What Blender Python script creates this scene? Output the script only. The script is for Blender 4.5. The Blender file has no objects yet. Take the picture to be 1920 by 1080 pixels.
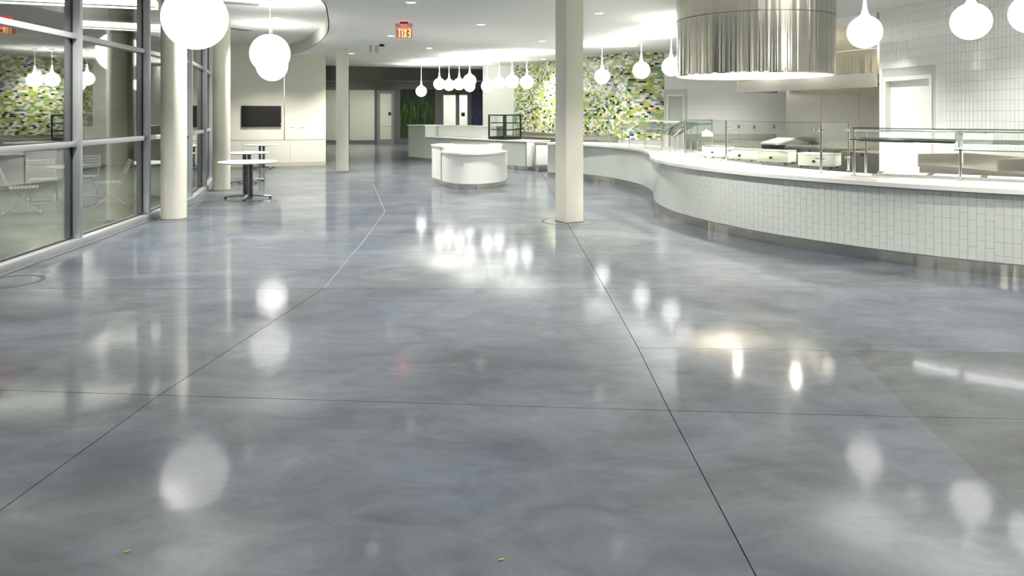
import bpy, bmesh, math, random
from mathutils import Vector, Matrix
random.seed(7)
PI = math.pi
scene = bpy.context.scene
COL = scene.collection

# ------------------------------------------------------------------ camera, world, exposure
EYE, FPX, HOR = 1.7, 1320.0, 213.0
cam_d = bpy.data.cameras.new('camera'); cam = bpy.data.objects.new('camera', cam_d); COL.objects.link(cam)
cam.location = (0, 0, EYE); cam.rotation_euler = (PI / 2, 0, 0)
cam_d.sensor_width = 36.0; cam_d.lens = 36.0 * FPX / 1920.0
cam_d.shift_y = -(540.0 - HOR) / 1920.0
cam_d.clip_start = 0.05; cam_d.clip_end = 200
scene.camera = cam
w = bpy.data.worlds.new('world'); scene.world = w; w.use_nodes = True
w.node_tree.nodes['Background'].inputs[0].default_value = (0.55, 0.65, 0.8, 1)
w.node_tree.nodes['Background'].inputs[1].default_value = 0.15
vs = scene.view_settings
vs.view_transform = 'Standard'; vs.look = 'None'; vs.gamma = 1.0; vs.use_curve_mapping = False
vs.exposure = 1.9
try:
    scene.cycles.max_bounces = 7; scene.cycles.diffuse_bounces = 4; scene.cycles.glossy_bounces = 4; scene.cycles.transparent_max_bounces = 16
    scene.cycles.use_adaptive_sampling = True; scene.cycles.adaptive_threshold = 0.05; scene.cycles.light_sampling_threshold = 0.03
    scene.cycles.sample_clamp_indirect = 6.0
    scene.cycles.caustics_reflective = False; scene.cycles.caustics_refractive = False
except Exception:
    pass
L_GLOBE, L_BIG, L_DOWN = 1.4, 1.0, 1.6
P_GLOBE, P_BIG, P_DOWN, P_KITCHEN = 22.0, 17.0, 185.0, 120.0     # watts: downlight lamps, and up-spots added above the globes to brighten the ceiling
P_REAR_FILL = 460.0  # watts of up-spots on pendants invented behind the viewer as ceiling fill
CEIL, RCEIL = 3.6, 3.93

# ------------------------------------------------------------------ materials
MATS = {}
def srgb(r, g, b):
    f = lambda c: (c / 12.92 if c <= 0.04045 else ((c + 0.055) / 1.055) ** 2.4)
    return (f(r / 255), f(g / 255), f(b / 255), 1)
def mat(name, col, rough=0.5, metal=0.0, noise=0.0, nscale=3.0, spec=0.5, bump=0.0, bscale=40.0, rvar=0.0, coat=0.0):
    """procedural principled material: colour with subtle noise mottling, optional bump"""
    m = bpy.data.materials.new(name); m.use_nodes = True
    nt = m.node_tree; b = nt.nodes['Principled BSDF']
    b.inputs['Roughness'].default_value = rough; b.inputs['Metallic'].default_value = metal
    b.inputs['Specular IOR Level'].default_value = spec
    b.inputs['Coat Weight'].default_value = coat
    tc = nt.nodes.new('ShaderNodeTexCoord')
    n = nt.nodes.new('ShaderNodeTexNoise'); n.inputs['Scale'].default_value = nscale; n.inputs['Detail'].default_value = 1
    nt.links.new(tc.outputs['Object'], n.inputs['Vector'])
    r = nt.nodes.new('ShaderNodeMixRGB'); r.blend_type = 'MIX'
    k = max(noise, 0.01)
    r.inputs[1].default_value = (col[0] * (1 - k), col[1] * (1 - k), col[2] * (1 - k), 1)
    r.inputs[2].default_value = (min(1, col[0] * (1 + k)), min(1, col[1] * (1 + k)), min(1, col[2] * (1 + k)), 1)
    nt.links.new(n.outputs['Fac'], r.inputs[0]); nt.links.new(r.outputs[0], b.inputs['Base Color'])
    if rvar:
        mr = nt.nodes.new('ShaderNodeMapRange')
        mr.inputs['To Min'].default_value = max(0, rough - rvar); mr.inputs['To Max'].default_value = rough + rvar
        nt.links.new(n.outputs['Fac'], mr.inputs['Value']); nt.links.new(mr.outputs[0], b.inputs['Roughness'])
    if bump:
        n2 = nt.nodes.new('ShaderNodeTexNoise'); n2.inputs['Scale'].default_value = bscale; n2.inputs['Detail'].default_value = 3
        nt.links.new(tc.outputs['Object'], n2.inputs['Vector'])
        bp = nt.nodes.new('ShaderNodeBump'); bp.inputs['Strength'].default_value = bump; bp.inputs['Distance'].default_value = 0.01
        nt.links.new(n2.outputs['Fac'], bp.inputs['Height']); nt.links.new(bp.outputs[0], b.inputs['Normal'])
    MATS[name] = m
    return m
def emit(name, col, s):
    m = bpy.data.materials.new(name); m.use_nodes = True
    nt = m.node_tree; b = nt.nodes['Principled BSDF']
    b.inputs['Base Color'].default_value = (0.8, 0.8, 0.8, 1)
    b.inputs['Emission Color'].default_value = col; b.inputs['Emission Strength'].default_value = s
    MATS[name] = m
    return m
def glass(name, tint, f0=0.05, gl=0.02):
    """architectural pane: tinted transparency plus mirror reflection that grows towards grazing (Schlick)"""
    m = bpy.data.materials.new(name); m.use_nodes = True
    nt = m.node_tree; nt.nodes.remove(nt.nodes['Principled BSDF'])
    out = nt.nodes['Material Output']
    g = nt.nodes.new('ShaderNodeNewGeometry')
    d = nt.nodes.new('ShaderNodeVectorMath'); d.operation = 'DOT_PRODUCT'
    nt.links.new(g.outputs['Incoming'], d.inputs[0]); nt.links.new(g.outputs['Normal'], d.inputs[1])
    def M(op, a, b=None):
        q = nt.nodes.new('ShaderNodeMath'); q.operation = op
        for i, v in enumerate((a, b)):
            if v is None: continue
            if isinstance(v, (int, float)): q.inputs[i].default_value = v
            else: nt.links.new(v, q.inputs[i])
        return q.outputs[0]
    c = M('ABSOLUTE', d.outputs['Value']); p = M('POWER', M('SUBTRACT', 1.0, c), 5.0)
    fac = M('ADD', M('MULTIPLY', p, 1.0 - f0), f0)
    tr = nt.nodes.new('ShaderNodeBsdfTransparent'); tr.inputs[0].default_value = tint
    gs = nt.nodes.new('ShaderNodeBsdfGlossy'); gs.inputs['Roughness'].default_value = gl
    mx = nt.nodes.new('ShaderNodeMixShader')
    nt.links.new(fac, mx.inputs[0]); nt.links.new(tr.outputs[0], mx.inputs[1]); nt.links.new(gs.outputs[0], mx.inputs[2])
    nt.links.new(mx.outputs[0], out.inputs['Surface'])
    MATS[name] = m
    return m
def concrete(name, c_dark, c_light, c_blue, rough):
    m = bpy.data.materials.new(name); m.use_nodes = True
    nt = m.node_tree; b = nt.nodes['Principled BSDF']
    tc = nt.nodes.new('ShaderNodeTexCoord')
    def noise(s, det, rgh=0.55, dist=0.0, scl=None):
        n = nt.nodes.new('ShaderNodeTexNoise'); n.inputs['Scale'].default_value = s; n.inputs['Detail'].default_value = det
        n.inputs['Roughness'].default_value = rgh; n.inputs['Distortion'].default_value = dist
        if scl:
            mp = nt.nodes.new('ShaderNodeMapping'); mp.inputs['Scale'].default_value = scl
            nt.links.new(tc.outputs['Object'], mp.inputs['Vector']); nt.links.new(mp.outputs[0], n.inputs['Vector'])
        else: nt.links.new(tc.outputs['Object'], n.inputs['Vector'])
        return n
    a = noise(0.9, 5, 0.62, 0.5, (0.8, 1.3, 1)); f = noise(260, 1, 0.7); t = noise(0.35, 2, 0.6, 1.0); md = noise(3.2, 6, 0.68, 1.1, (0.7, 1.25, 1))
    r1 = nt.nodes.new('ShaderNodeValToRGB')
    r1.color_ramp.elements[0].position = 0.28; r1.color_ramp.elements[0].color = c_dark
    r1.color_ramp.elements[1].position = 0.72; r1.color_ramp.elements[1].color = c_light
    nt.links.new(a.outputs['Fac'], r1.inputs[0])
    mx = nt.nodes.new('ShaderNodeMixRGB'); mx.blend_type = 'MIX'; mx.inputs[2].default_value = c_blue
    tr = nt.nodes.new('ShaderNodeMapRange'); tr.inputs['From Min'].default_value = 0.35; tr.inputs['From Max'].default_value = 0.7
    tr.inputs['To Max'].default_value = 0.55
    nt.links.new(t.outputs['Fac'], tr.inputs['Value']); nt.links.new(tr.outputs[0], mx.inputs[0]); nt.links.new(r1.outputs[0], mx.inputs[1])
    m3 = nt.nodes.new('ShaderNodeMixRGB'); m3.blend_type = 'MULTIPLY'; m3.inputs[0].default_value = 0.9
    r3 = nt.nodes.new('ShaderNodeValToRGB'); r3.color_ramp.elements[0].position = 0.25; r3.color_ramp.elements[0].color = (0.55, 0.55, 0.56, 1)
    r3.color_ramp.elements[1].position = 0.75; r3.color_ramp.elements[1].color = (1.12, 1.12, 1.12, 1)
    nt.links.new(md.outputs['Fac'], r3.inputs[0]); nt.links.new(mx.outputs[0], m3.inputs[1]); nt.links.new(r3.outputs[0], m3.inputs[2])
    m4 = nt.nodes.new('ShaderNodeMixRGB'); m4.blend_type = 'MULTIPLY'; m4.inputs[0].default_value = 0.35
    r4 = nt.nodes.new('ShaderNodeValToRGB'); r4.color_ramp.elements[0].position = 0.3; r4.color_ramp.elements[0].color = (0.55, 0.55, 0.55, 1)
    r4.color_ramp.elements[1].position = 0.6; r4.color_ramp.elements[1].color = (1.1, 1.1, 1.1, 1)
    nt.links.new(f.outputs['Fac'], r4.inputs[0]); nt.links.new(m3.outputs[0], m4.inputs[1]); nt.links.new(r4.outputs[0], m4.inputs[2])
    nt.links.new(m4.outputs[0], b.inputs['Base Color'])
    rr = nt.nodes.new('ShaderNodeMapRange'); rr.inputs['To Min'].default_value = rough * 0.75; rr.inputs['To Max'].default_value = rough * 1.35
    nt.links.new(md.outputs['Fac'], rr.inputs['Value']); nt.links.new(rr.outputs[0], b.inputs['Roughness'])
    wv = noise(9, 2, 0.5); bp = nt.nodes.new('ShaderNodeBump'); bp.inputs['Strength'].default_value = 0.12; bp.inputs['Distance'].default_value = 0.003
    nt.links.new(wv.outputs['Fac'], bp.inputs['Height']); nt.links.new(bp.outputs[0], b.inputs['Normal'])
    b.inputs['Specular IOR Level'].default_value = 0.5
    b2 = nt.nodes.new('ShaderNodeBsdfPrincipled'); b2.inputs['Specular IOR Level'].default_value = 0.3; b2.inputs['Roughness'].default_value = min(0.6, rough * 5.5)
    nt.links.new(m4.outputs[0], b2.inputs['Base Color']); nt.links.new(bp.outputs[0], b2.inputs['Normal'])
    ms = nt.nodes.new('ShaderNodeMixShader'); ms.inputs[0].default_value = 0.5
    nt.links.new(b.outputs[0], ms.inputs[1]); nt.links.new(b2.outputs[0], ms.inputs[2]); nt.links.new(ms.outputs[0], nt.nodes['Material Output'].inputs['Surface'])
    MATS[name] = m
    return m
def steel(name, col, rough, streak=(1, 1, 60), amt=0.12, bump=0.0, bscl=(2, 2, 0.15), aniso=0.0):
    """brushed stainless: stretched noise drives roughness, optional long waves in the sheet"""
    m = bpy.data.materials.new(name); m.use_nodes = True
    nt = m.node_tree; b = nt.nodes['Principled BSDF']
    b.inputs['Base Color'].default_value = col; b.inputs['Metallic'].default_value = 1.0
    tc = nt.nodes.new('ShaderNodeTexCoord'); mp = nt.nodes.new('ShaderNodeMapping'); mp.inputs['Scale'].default_value = streak
    n = nt.nodes.new('ShaderNodeTexNoise'); n.inputs['Scale'].default_value = 3; n.inputs['Detail'].default_value = 5
    nt.links.new(tc.outputs['Object'], mp.inputs['Vector']); nt.links.new(mp.outputs[0], n.inputs['Vector'])
    mr = nt.nodes.new('ShaderNodeMapRange'); mr.inputs['To Min'].default_value = max(0.02, rough - amt); mr.inputs['To Max'].default_value = rough + amt
    nt.links.new(n.outputs['Fac'], mr.inputs['Value']); nt.links.new(mr.outputs[0], b.inputs['Roughness'])
    if aniso:      # hoop-rolled sheet: the finish smears reflections up and down
        tg = nt.nodes.new('ShaderNodeTangent'); tg.direction_type = 'RADIAL'; tg.axis = 'Z'; nt.links.new(tg.outputs[0], b.inputs['Tangent'])
        b.inputs['Anisotropic'].default_value = aniso; b.inputs['Anisotropic Rotation'].default_value = 0.25
    if bump:
        m2 = nt.nodes.new('ShaderNodeMapping'); m2.inputs['Scale'].default_value = bscl
        n2 = nt.nodes.new('ShaderNodeTexNoise'); n2.inputs['Scale'].default_value = 2.2; n2.inputs['Detail'].default_value = 2
        nt.links.new(tc.outputs['Object'], m2.inputs['Vector']); nt.links.new(m2.outputs[0], n2.inputs['Vector'])
        bp = nt.nodes.new('ShaderNodeBump'); bp.inputs['Strength'].default_value = bump; bp.inputs['Distance'].default_value = 0.05
        nt.links.new(n2.outputs['Fac'], bp.inputs['Height']); nt.links.new(bp.outputs[0], b.inputs['Normal'])
    MATS[name] = m
    return m
def mural(name, kind):
    m = bpy.data.materials.new(name); m.use_nodes = True
    nt = m.node_tree; b = nt.nodes['Principled BSDF']; b.inputs['Roughness'].default_value = 0.35
    tc = nt.nodes.new('ShaderNodeTexCoord'); sep = nt.nodes.new('ShaderNodeSeparateXYZ')
    nt.links.new(tc.outputs['Object'], sep.inputs[0])
    mp = nt.nodes.new('ShaderNodeMapping'); mp.inputs['Scale'].default_value = (5, 5, 0.7); mp.inputs['Rotation'].default_value = (0, math.radians(14), 0)
    n = nt.nodes.new('ShaderNodeTexNoise'); n.inputs['Scale'].default_value = 1.6; n.inputs['Detail'].default_value = 5; n.inputs['Distortion'].default_value = 0.6
    nt.links.new(tc.outputs['Object'], mp.inputs['Vector']); nt.links.new(mp.outputs[0], n.inputs['Vector'])
    r = nt.nodes.new('ShaderNodeValToRGB'); e = r.color_ramp.elements
    if kind == 'grass':
        e[0].position = 0.32; e[0].color = srgb(14, 24, 14); e[1].position = 0.72; e[1].color = srgb(92, 122, 50)
        q = e.new(0.52); q.color = srgb(44, 72, 28)
        top = srgb(34, 38, 50)
    else:
        e[0].position = 0.3; e[0].color = srgb(20, 28, 66); e[1].position = 0.8; e[1].color = srgb(58, 72, 120)
        top = srgb(24, 30, 62)
    nt.links.new(n.outputs['Fac'], r.inputs[0])
    g = nt.nodes.new('ShaderNodeMapRange')
    g.inputs['From Min'].default_value = 2.0 if kind == 'grass' else 1.0; g.inputs['From Max'].default_value = 3.05
    n3 = nt.nodes.new('ShaderNodeMath'); n3.operation = 'MULTIPLY_ADD'; n3.inputs[1].default_value = -1.1
    nt.links.new(n.outputs['Fac'], n3.inputs[0]); 
    ad = nt.nodes.new('ShaderNodeMath'); ad.operation = 'ADD'; ad.inputs[1].default_value = 0.55
    nt.links.new(sep.outputs['Z'], ad.inputs[0]); nt.links.new(ad.outputs[0], n3.inputs[2]); nt.links.new(n3.outputs[0], g.inputs['Value'])
    mx = nt.nodes.new('ShaderNodeMixRGB'); mx.inputs[2].default_value = top
    nt.links.new(g.outputs[0], mx.inputs[0]); nt.links.new(r.outputs[0], mx.inputs[1]); nt.links.new(mx.outputs[0], b.inputs['Base Color'])
    MATS[name] = m
    return m

concrete('floor_concrete', srgb(68, 73, 78), srgb(113, 119, 123), srgb(83, 92, 108), 0.085)
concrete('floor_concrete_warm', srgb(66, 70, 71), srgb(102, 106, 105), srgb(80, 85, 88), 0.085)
concrete('terrace_concrete', srgb(118, 122, 106), srgb(150, 152, 134), srgb(128, 134, 120), 0.45)
mat('sealant', srgb(96, 97, 94), 0.5, noise=0.05)
mat('joint', srgb(58, 56, 52), 0.7, noise=0.2, nscale=30)
mat('subfloor', srgb(60, 60, 60), 0.9, noise=0.1)
mat('ceiling_paint', srgb(232, 233, 227), 0.9, noise=0.015, nscale=1.0)
mat('wall_cream', srgb(226, 225, 211), 0.55, noise=0.02, nscale=0.8)
mat('wall_white', srgb(236, 236, 230), 0.55, noise=0.015)
mat('wall_dark', srgb(112, 112, 107), 0.6, noise=0.04)
mat('column_cream', srgb(228, 226, 211), 0.45, noise=0.015)
mat('baseboard_tan', srgb(196, 192, 168), 0.6, noise=0.03)
mat('alum', srgb(172, 175, 178), 0.38, 0.55, noise=0.02)
mat('alum_dark', srgb(124, 125, 124), 0.4, 0.5, noise=0.02)
mat('rubber', srgb(28, 28, 28), 0.7, noise=0.05)
mat('black', srgb(22, 22, 23), 0.35, noise=0.05)
mat('screen', srgb(20, 20, 22), 0.18, noise=0.03)
mat('white_lam', srgb(242, 242, 238), 0.3, noise=0.01)
mat('warm_white', srgb(240, 236, 222), 0.35, noise=0.02)
mat('quartz', srgb(240, 240, 236), 0.16, noise=0.03, nscale=60)
mat('grey_lam', srgb(190, 197, 190), 0.4, noise=0.02)
mat('tile_white', srgb(232, 233, 230), 0.09, noise=0.02, nscale=2.0)
mat('tile_glass', srgb(212, 217, 211), 0.16, noise=0.03, nscale=1.2)
mat('grout', srgb(205, 210, 204), 0.8, noise=0.05, nscale=30)
mat('grout_white', srgb(196, 196, 190), 0.8, noise=0.04, nscale=30)
steel('steel', srgb(196, 194, 186), 0.27, (1, 1, 3), 0.008)
steel('steel_kick', srgb(214, 211, 203), 0.14, (3, 3, 1), 0.02, 0.35, (2.2, 2.2, 0.01))
steel('steel_rough', srgb(214, 208, 196), 0.45, (30, 30, 1), 0.1)
steel('steel_mirror', srgb(190, 187, 178), 0.15, (20, 20, 0.3), 0.01, 1.2, (2.6, 2.6, 0.006), aniso=0.93)
steel('steel_bronze', srgb(190, 182, 162), 0.2, (3, 3, 1), 0.03, 0.12, (3, 3, 0.3))
steel('steel_warm', srgb(182, 180, 177), 0.24, (0.4, 0.4, 0.6), 0.02, 0.06, (0.3, 0.3, 0.5))
steel('chrome', srgb(225, 224, 220), 0.12, (1, 1, 1), 0.03)
glass('glass_wall', (0.86, 0.89, 0.86, 1), 0.25, 0.003)
glass('glass_clear', (0.955, 0.985, 0.972, 1), 0.03, 0.01)
glass('glass_edge', (0.12, 0.42, 0.34, 1), 0.05, 0.05)
glass('glass_sign', (1.0, 0.66, 0.66, 1), 0.02, 0.05)
emit('globe_light', (1, 0.985, 0.94, 1), L_GLOBE)
emit('big_globe_light', (1, 0.99, 0.95, 1), L_BIG)
emit('rear_fill_globe', (1, 0.99, 0.95, 1), L_BIG)
emit('down_light', (1, 0.97, 0.9, 1), L_DOWN)
emit('hood_lamp', (1, 0.93, 0.80, 1), 26)
emit('heat_lamp', (1, 0.93, 0.82, 1), 90)
emit('led_bar', (0.95, 0.96, 1.0, 1), 9)
emit('fluor', (1, 0.95, 0.80, 1), 3.0)
emit('corridor_light', (1, 0.98, 0.93, 1), 8)
emit('exit_glow', (1, 0.75, 0.03, 1), 0.33)
emit('exit_red', (1, 0.16, 0.16, 1), 0.25)
emit('red_led', (1, 0.02, 0.05, 1), 5)
emit('blue_led', (0.05, 0.1, 1, 1), 1)
MOS = [mat('mosaic_white', srgb(232, 234, 226), 0.12), mat('mosaic_green', srgb(142, 172, 82), 0.12, noise=0.15),
       mat('mosaic_lime', srgb(182, 190, 116), 0.12, noise=0.12), mat('mosaic_tan', srgb(206, 186, 118), 0.12, noise=0.12),
       mat('mosaic_blue', srgb(118, 142, 192), 0.12, noise=0.15), mat('mosaic_black', srgb(48, 52, 44), 0.12, noise=0.2)]
for n_ in ('globe_light', 'big_globe_light', 'rear_fill_globe', 'down_light', 'exit_glow', 'exit_red', 'red_led', 'blue_led', 'heat_lamp'):
    MATS[n_].cycles.emission_sampling = 'NONE'
mat('chair_white', srgb(214, 214, 206), 0.4, noise=0.02)
mat('night', srgb(58, 57, 54), 0.7, noise=0.1)
mat('brown', srgb(92, 70, 52), 0.6, noise=0.1)
mat('beige', srgb(196, 184, 156), 0.7, noise=0.04)
mat('beige_joint', srgb(120, 112, 96), 0.8, noise=0.04)
mat('knob', srgb(40, 40, 42), 0.4, noise=0.05)
mat('cord', srgb(96, 70, 44), 0.6, noise=0.05)
mat('pan', srgb(236, 230, 226), 0.3, noise=0.02)
mat('straw', srgb(190, 160, 60), 0.6, noise=0.1)
mural('mural_grass', 'grass'); mural('mural_blue', 'blue')

# ------------------------------------------------------------------ mesh helpers
class MB:
    def __init__(s): s.v = []; s.f = []; s.mi = []; s.cur = 0
    def quad(s, a, b, c, d): n = len(s.v); s.v += [a, b, c, d]; s.f.append((n, n + 1, n + 2, n + 3)); s.mi.append(s.cur); return s
    def raw(s, vs_, fs_):
        n = len(s.v); s.v += [tuple(p) for p in vs_]
        for f in fs_: s.f.append(tuple(i + n for i in f)); s.mi.append(s.cur)
        return s
    def box(s, x0, x1, y0, y1, z0, z1):
        return s.raw([(x0, y0, z0), (x1, y0, z0), (x1, y1, z0), (x0, y1, z0), (x0, y0, z1), (x1, y0, z1), (x1, y1, z1), (x0, y1, z1)],
                     [(0, 3, 2, 1), (4, 5, 6, 7), (0, 1, 5, 4), (1, 2, 6, 5), (2, 3, 7, 6), (3, 0, 4, 7)])
    def rbox(s, x0, x1, y0, y1, z0, z1, r=0.01, seg=2):
        bm = bmesh.new(); bmesh.ops.create_cube(bm, size=1)
        for v in bm.verts: v.co = Vector(((x0 + x1) / 2 + v.co.x * (x1 - x0), (y0 + y1) / 2 + v.co.y * (y1 - y0), (z0 + z1) / 2 + v.co.z * (z1 - z0)))
        bmesh.ops.bevel(bm, geom=list(bm.edges), offset=r, segments=seg, affect='EDGES', profile=0.5)
        bm.verts.index_update(); s.raw([v.co[:] for v in bm.verts], [[v.index for v in f.verts] for f in bm.faces]); bm.free(); return s
    def prism(s, pts, z0, z1):
        """vertical prism over a plan polygon (any winding)"""
        a = sum(pts[i][0] * pts[(i + 1) % len(pts)][1] - pts[(i + 1) % len(pts)][0] * pts[i][1] for i in range(len(pts)))
        if a < 0: pts = pts[::-1]
        n = len(pts)
        return s.raw([(p[0], p[1], z0) for p in pts] + [(p[0], p[1], z1) for p in pts],
                     [tuple(range(n))[::-1], tuple(range(n, 2 * n))] + [(i, (i + 1) % n, n + (i + 1) % n, n + i) for i in range(n)])
    def tube(s, path, r, n=8, cap=True):
        path = [Vector(p) for p in path]; rings = []
        up = Vector((0, 0, 1))
        for i, p in enumerate(path):
            t = (path[min(i + 1, len(path) - 1)] - path[max(i - 1, 0)]).normalized()
            a = t.cross(up)
            if a.length < 1e-4: a = t.cross(Vector((0, 1, 0)))
            a.normalize(); b = a.cross(t)
            rr = r[i] if isinstance(r, (list, tuple)) else r
            rings.append([p + (a * math.cos(2 * PI * k / n) + b * math.sin(2 * PI * k / n)) * rr for k in range(n)])
        vs_ = [q for R in rings for q in R]
        fs_ = [(i * n + k, i * n + (k + 1) % n, (i + 1) * n + (k + 1) % n, (i + 1) * n + k) for i in range(len(path) - 1) for k in range(n)]
        if cap: fs_ += [tuple(range(n))[::-1], tuple(range((len(path) - 1) * n, len(path) * n))]
        return s.raw(vs_, fs_)
    def lathe(s, prof, n=32, c=(0, 0), a0=0, a1=2 * PI):
        full = abs(a1 - a0 - 2 * PI) < 1e-6; m = n if full else n + 1
        vs_ = [(c[0] + r * math.cos(a0 + (a1 - a0) * k / n), c[1] + r * math.sin(a0 + (a1 - a0) * k / n), z) for r, z in prof for k in range(m)]
        fs_ = []
        for i in range(len(prof) - 1):
            for k in range(n):
                k2 = (k + 1) % m; fs_.append((i * m + k, i * m + k2, (i + 1) * m + k2, (i + 1) * m + k))
        return s.raw(vs_, fs_)
    def strip(s, path, off0, off1, z0, z1):
        """closed ribbon solid along a plan path, between two sideways offsets and two heights"""
        A = offset(path, off0); B = offset(path, off1); n = len(path)
        vs_ = [(*p, z0) for p in A] + [(*p, z0) for p in B] + [(*p, z1) for p in A] + [(*p, z1) for p in B]
        fs_ = []
        for i in range(n - 1):
            a, b, c, d = i, i + n, i + 2 * n, i + 3 * n
            fs_ += [(a, a + 1, b + 1, b), (c, d, d + 1, c + 1), (a, c, c + 1, a + 1), (b, b + 1, d + 1, d)]
        fs_ += [(0, n, 3 * n, 2 * n), (n - 1, 3 * n - 1, 4 * n - 1, 2 * n - 1)]
        return s.raw(vs_, fs_)
    def mesh(s, name, mats):
        me = bpy.data.meshes.new(name); me.from_pydata(s.v, [], s.f)
        bm = bmesh.new(); bm.from_mesh(me); bmesh.ops.remove_doubles(bm, verts=bm.verts, dist=1e-5) if len(s.v) < 20000 and not s.keep else None
        bmesh.ops.recalc_face_normals(bm, faces=bm.faces) if not s.keep else None
        bm.to_mesh(me); bm.free()
        if not isinstance(mats, (list, tuple)): mats = [mats]
        for m in mats: me.materials.append(MATS[m] if isinstance(m, str) else m)
        if len(mats) > 1:
            for p, i in zip(me.polygons, s.mi): p.material_index = i
        me.polygons.foreach_set('use_smooth', [True] * len(me.polygons))
        me.set_sharp_from_angle(angle=math.radians(32)); me.update()
        return me
    keep = False
def offset(path, d):
    """offset a plan polyline sideways (positive = to the left of travel)"""
    out = []
    for i, p in enumerate(path):
        a = Vector(path[max(i - 1, 0)]); b = Vector(path[min(i + 1, len(path) - 1)])
        t = (b - a).normalized(); out.append((p[0] - t.y * d, p[1] + t.x * d))
    return out
def obj(name, mb, m, parent=None, loc=None, rotz=0):
    me = mb if isinstance(mb, bpy.types.Mesh) else mb.mesh(name, m)
    o = bpy.data.objects.new(name, me); COL.objects.link(o)
    if parent is not None: o.parent = parent
    if loc is not None: o.location = loc
    if rotz: o.rotation_euler.z = rotz
    return o
def tag(o, label, cat, group=None):
    o['label'] = label; o['category'] = cat
    if group: o['group'] = group
    return o
def thing(name, label, cat, loc=(0, 0, 0), rotz=0, group=None):
    o = bpy.data.objects.new(name, None); COL.objects.link(o); o.empty_display_size = 0.1
    o.location = loc; o.rotation_euler.z = rotz
    return tag(o, label, cat, group)
def struct(name, mb=None, m=None, loc=None):
    if mb is None:
        o = bpy.data.objects.new(name, None); COL.objects.link(o); o.empty_display_size = 0.1
        if loc is not None: o.location = loc
    else: o = obj(name, mb, m)
    o['kind'] = 'structure'
    return o
def wobj(name, mb, m, root):
    """part built in world coordinates under an unrotated root"""
    L = root.location; mb.v = [(p[0] - L.x, p[1] - L.y, p[2] - L.z) for p in mb.v]
    return obj(name, mb, m, root)
def copy_tree(o, parent=None):
    c = o.copy(); COL.objects.link(c)
    if parent is not None: c.parent = parent
    for ch in list(o.children): copy_tree(ch, c)
    return c
def px(x, y, h=0.0):
    """plan position of something at height h seen at photo point (x, y)"""
    Z = FPX * (EYE - h) / (y - HOR); return ((x - 960) * Z / FPX, Z)
def smooth(pts, n=8):
    """Catmull-Rom through plan points"""
    P = [Vector(p) for p in pts]; P = [2 * P[0] - P[1]] + P + [2 * P[-1] - P[-2]]; out = []
    for i in range(1, len(P) - 2):
        for k in range(n):
            t = k / n; a, b, c, d = P[i - 1], P[i], P[i + 1], P[i + 2]
            q = 0.5 * ((2 * b) + (c - a) * t + (2 * a - 5 * b + 4 * c - d) * t * t + (3 * b - a - 3 * c + d) * t ** 3)
            out.append((q.x, q.y))
    out.append(tuple(P[-2])); return out
def resample(path, step):
    out = [path[0]]; acc = 0
    for a, b in zip(path, path[1:]):
        L = math.dist(a, b); d = step - acc
        while d <= L:
            out.append((a[0] + (b[0] - a[0]) * d / L, a[1] + (b[1] - a[1]) * d / L)); d += step
        acc = (acc + L) % step
    return out
def wall(mb, a, b, z0, z1, th=0.12):
    """straight wall slab from a to b, thickness to the left of a->b"""
    t = (Vector(b) - Vector(a)).normalized(); n = Vector((-t.y, t.x)) * th
    return mb.prism([a, b, (b[0] + n.x, b[1] + n.y), (a[0] + n.x, a[1] + n.y)], z0, z1)
def interp(a, b, t): return (a[0] + (b[0] - a[0]) * t, a[1] + (b[1] - a[1]) * t)

# ------------------------------------------------------------------ plan of the place
GL = [(-5.1, 0.0), (-5.3, 4.6), (-5.45, 6.85), (-5.65, 9.05), (-5.9, 11.25), (-6.2, 13.4), (-6.88, 15.6), (-7.6, 17.6), (-9.62, 22.1)]
TV0, TV1 = (-9.6, 22.15), (-6.15, 23.25)
K = [(6.84, 13.1), (7.2, 10.5), (7.36, 7.0), (7.4, -8.0)]
H0, H1, HB1, HB0 = (5.4, 16.9), (6.83, 13.2), (8.15, 13.6), (6.75, 17.3)
MO = [(0.1, 27.6), (3.5, 21.4), (4.64, 21.5)]

# ---- floor: slabs between saw-cut joints
floor = struct('floor', MB().box(-14, 10, -8, 46, -0.2, -0.04), 'subfloor')
G = 0.0045
def slab(pts, m='floor_concrete'):
    p = MB(); p.prism(pts, -0.04, 0.0); return obj('slab', p, m, floor)
def shrink(pts, flush=()):
    """pull a polygon's edges inward by half a joint; edges between two points listed in flush stay put"""
    a = sum(pts[i][0] * pts[(i + 1) % len(pts)][1] - pts[(i + 1) % len(pts)][0] * pts[i][1] for i in range(len(pts)))
    if a < 0: pts = pts[::-1]
    out = []; n = len(pts)
    def line(i):
        p, q = Vector(pts[i % n]), Vector(pts[(i + 1) % n]); t = (q - p).normalized(); nn = Vector((-t.y, t.x))
        g = 0.0 if (pts[i % n] in flush and pts[(i + 1) % n] in flush) else G * 0.6
        return p + nn * g, t
    for i in range(n):
        (p, t), (q, u) = line(i - 1), line(i); d = t.x * u.y - t.y * u.x
        if abs(d) < 1e-4: out.append(tuple(q)); continue
        k = ((q.x - p.x) * u.y - (q.y - p.y) * u.x) / d; out.append(tuple(p + t * k))
    return out
glin = [(g[0] + 0.06, g[1]) for g in GL]
B1 = (-2.13, 4.25); B2 = (-1.83, 6.84); A1 = (0.90, 4.03); A2 = (0.905, 6.84); A3 = (0.915, 5.11)
slab(shrink([(-5.1, -8), (-2.75, -8), B1, (-5.3, 4.5), (-5.04, 0)]))
slab(shrink([(-2.75, -8), (0.875, -8), A1, B1]))
D0, D1, D2 = (2.43, 5.055), (2.262, 3.945), (1.1, -8)
slab(shrink([(0.875, -8), D2, D1, A1], (D1, D2)))
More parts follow.
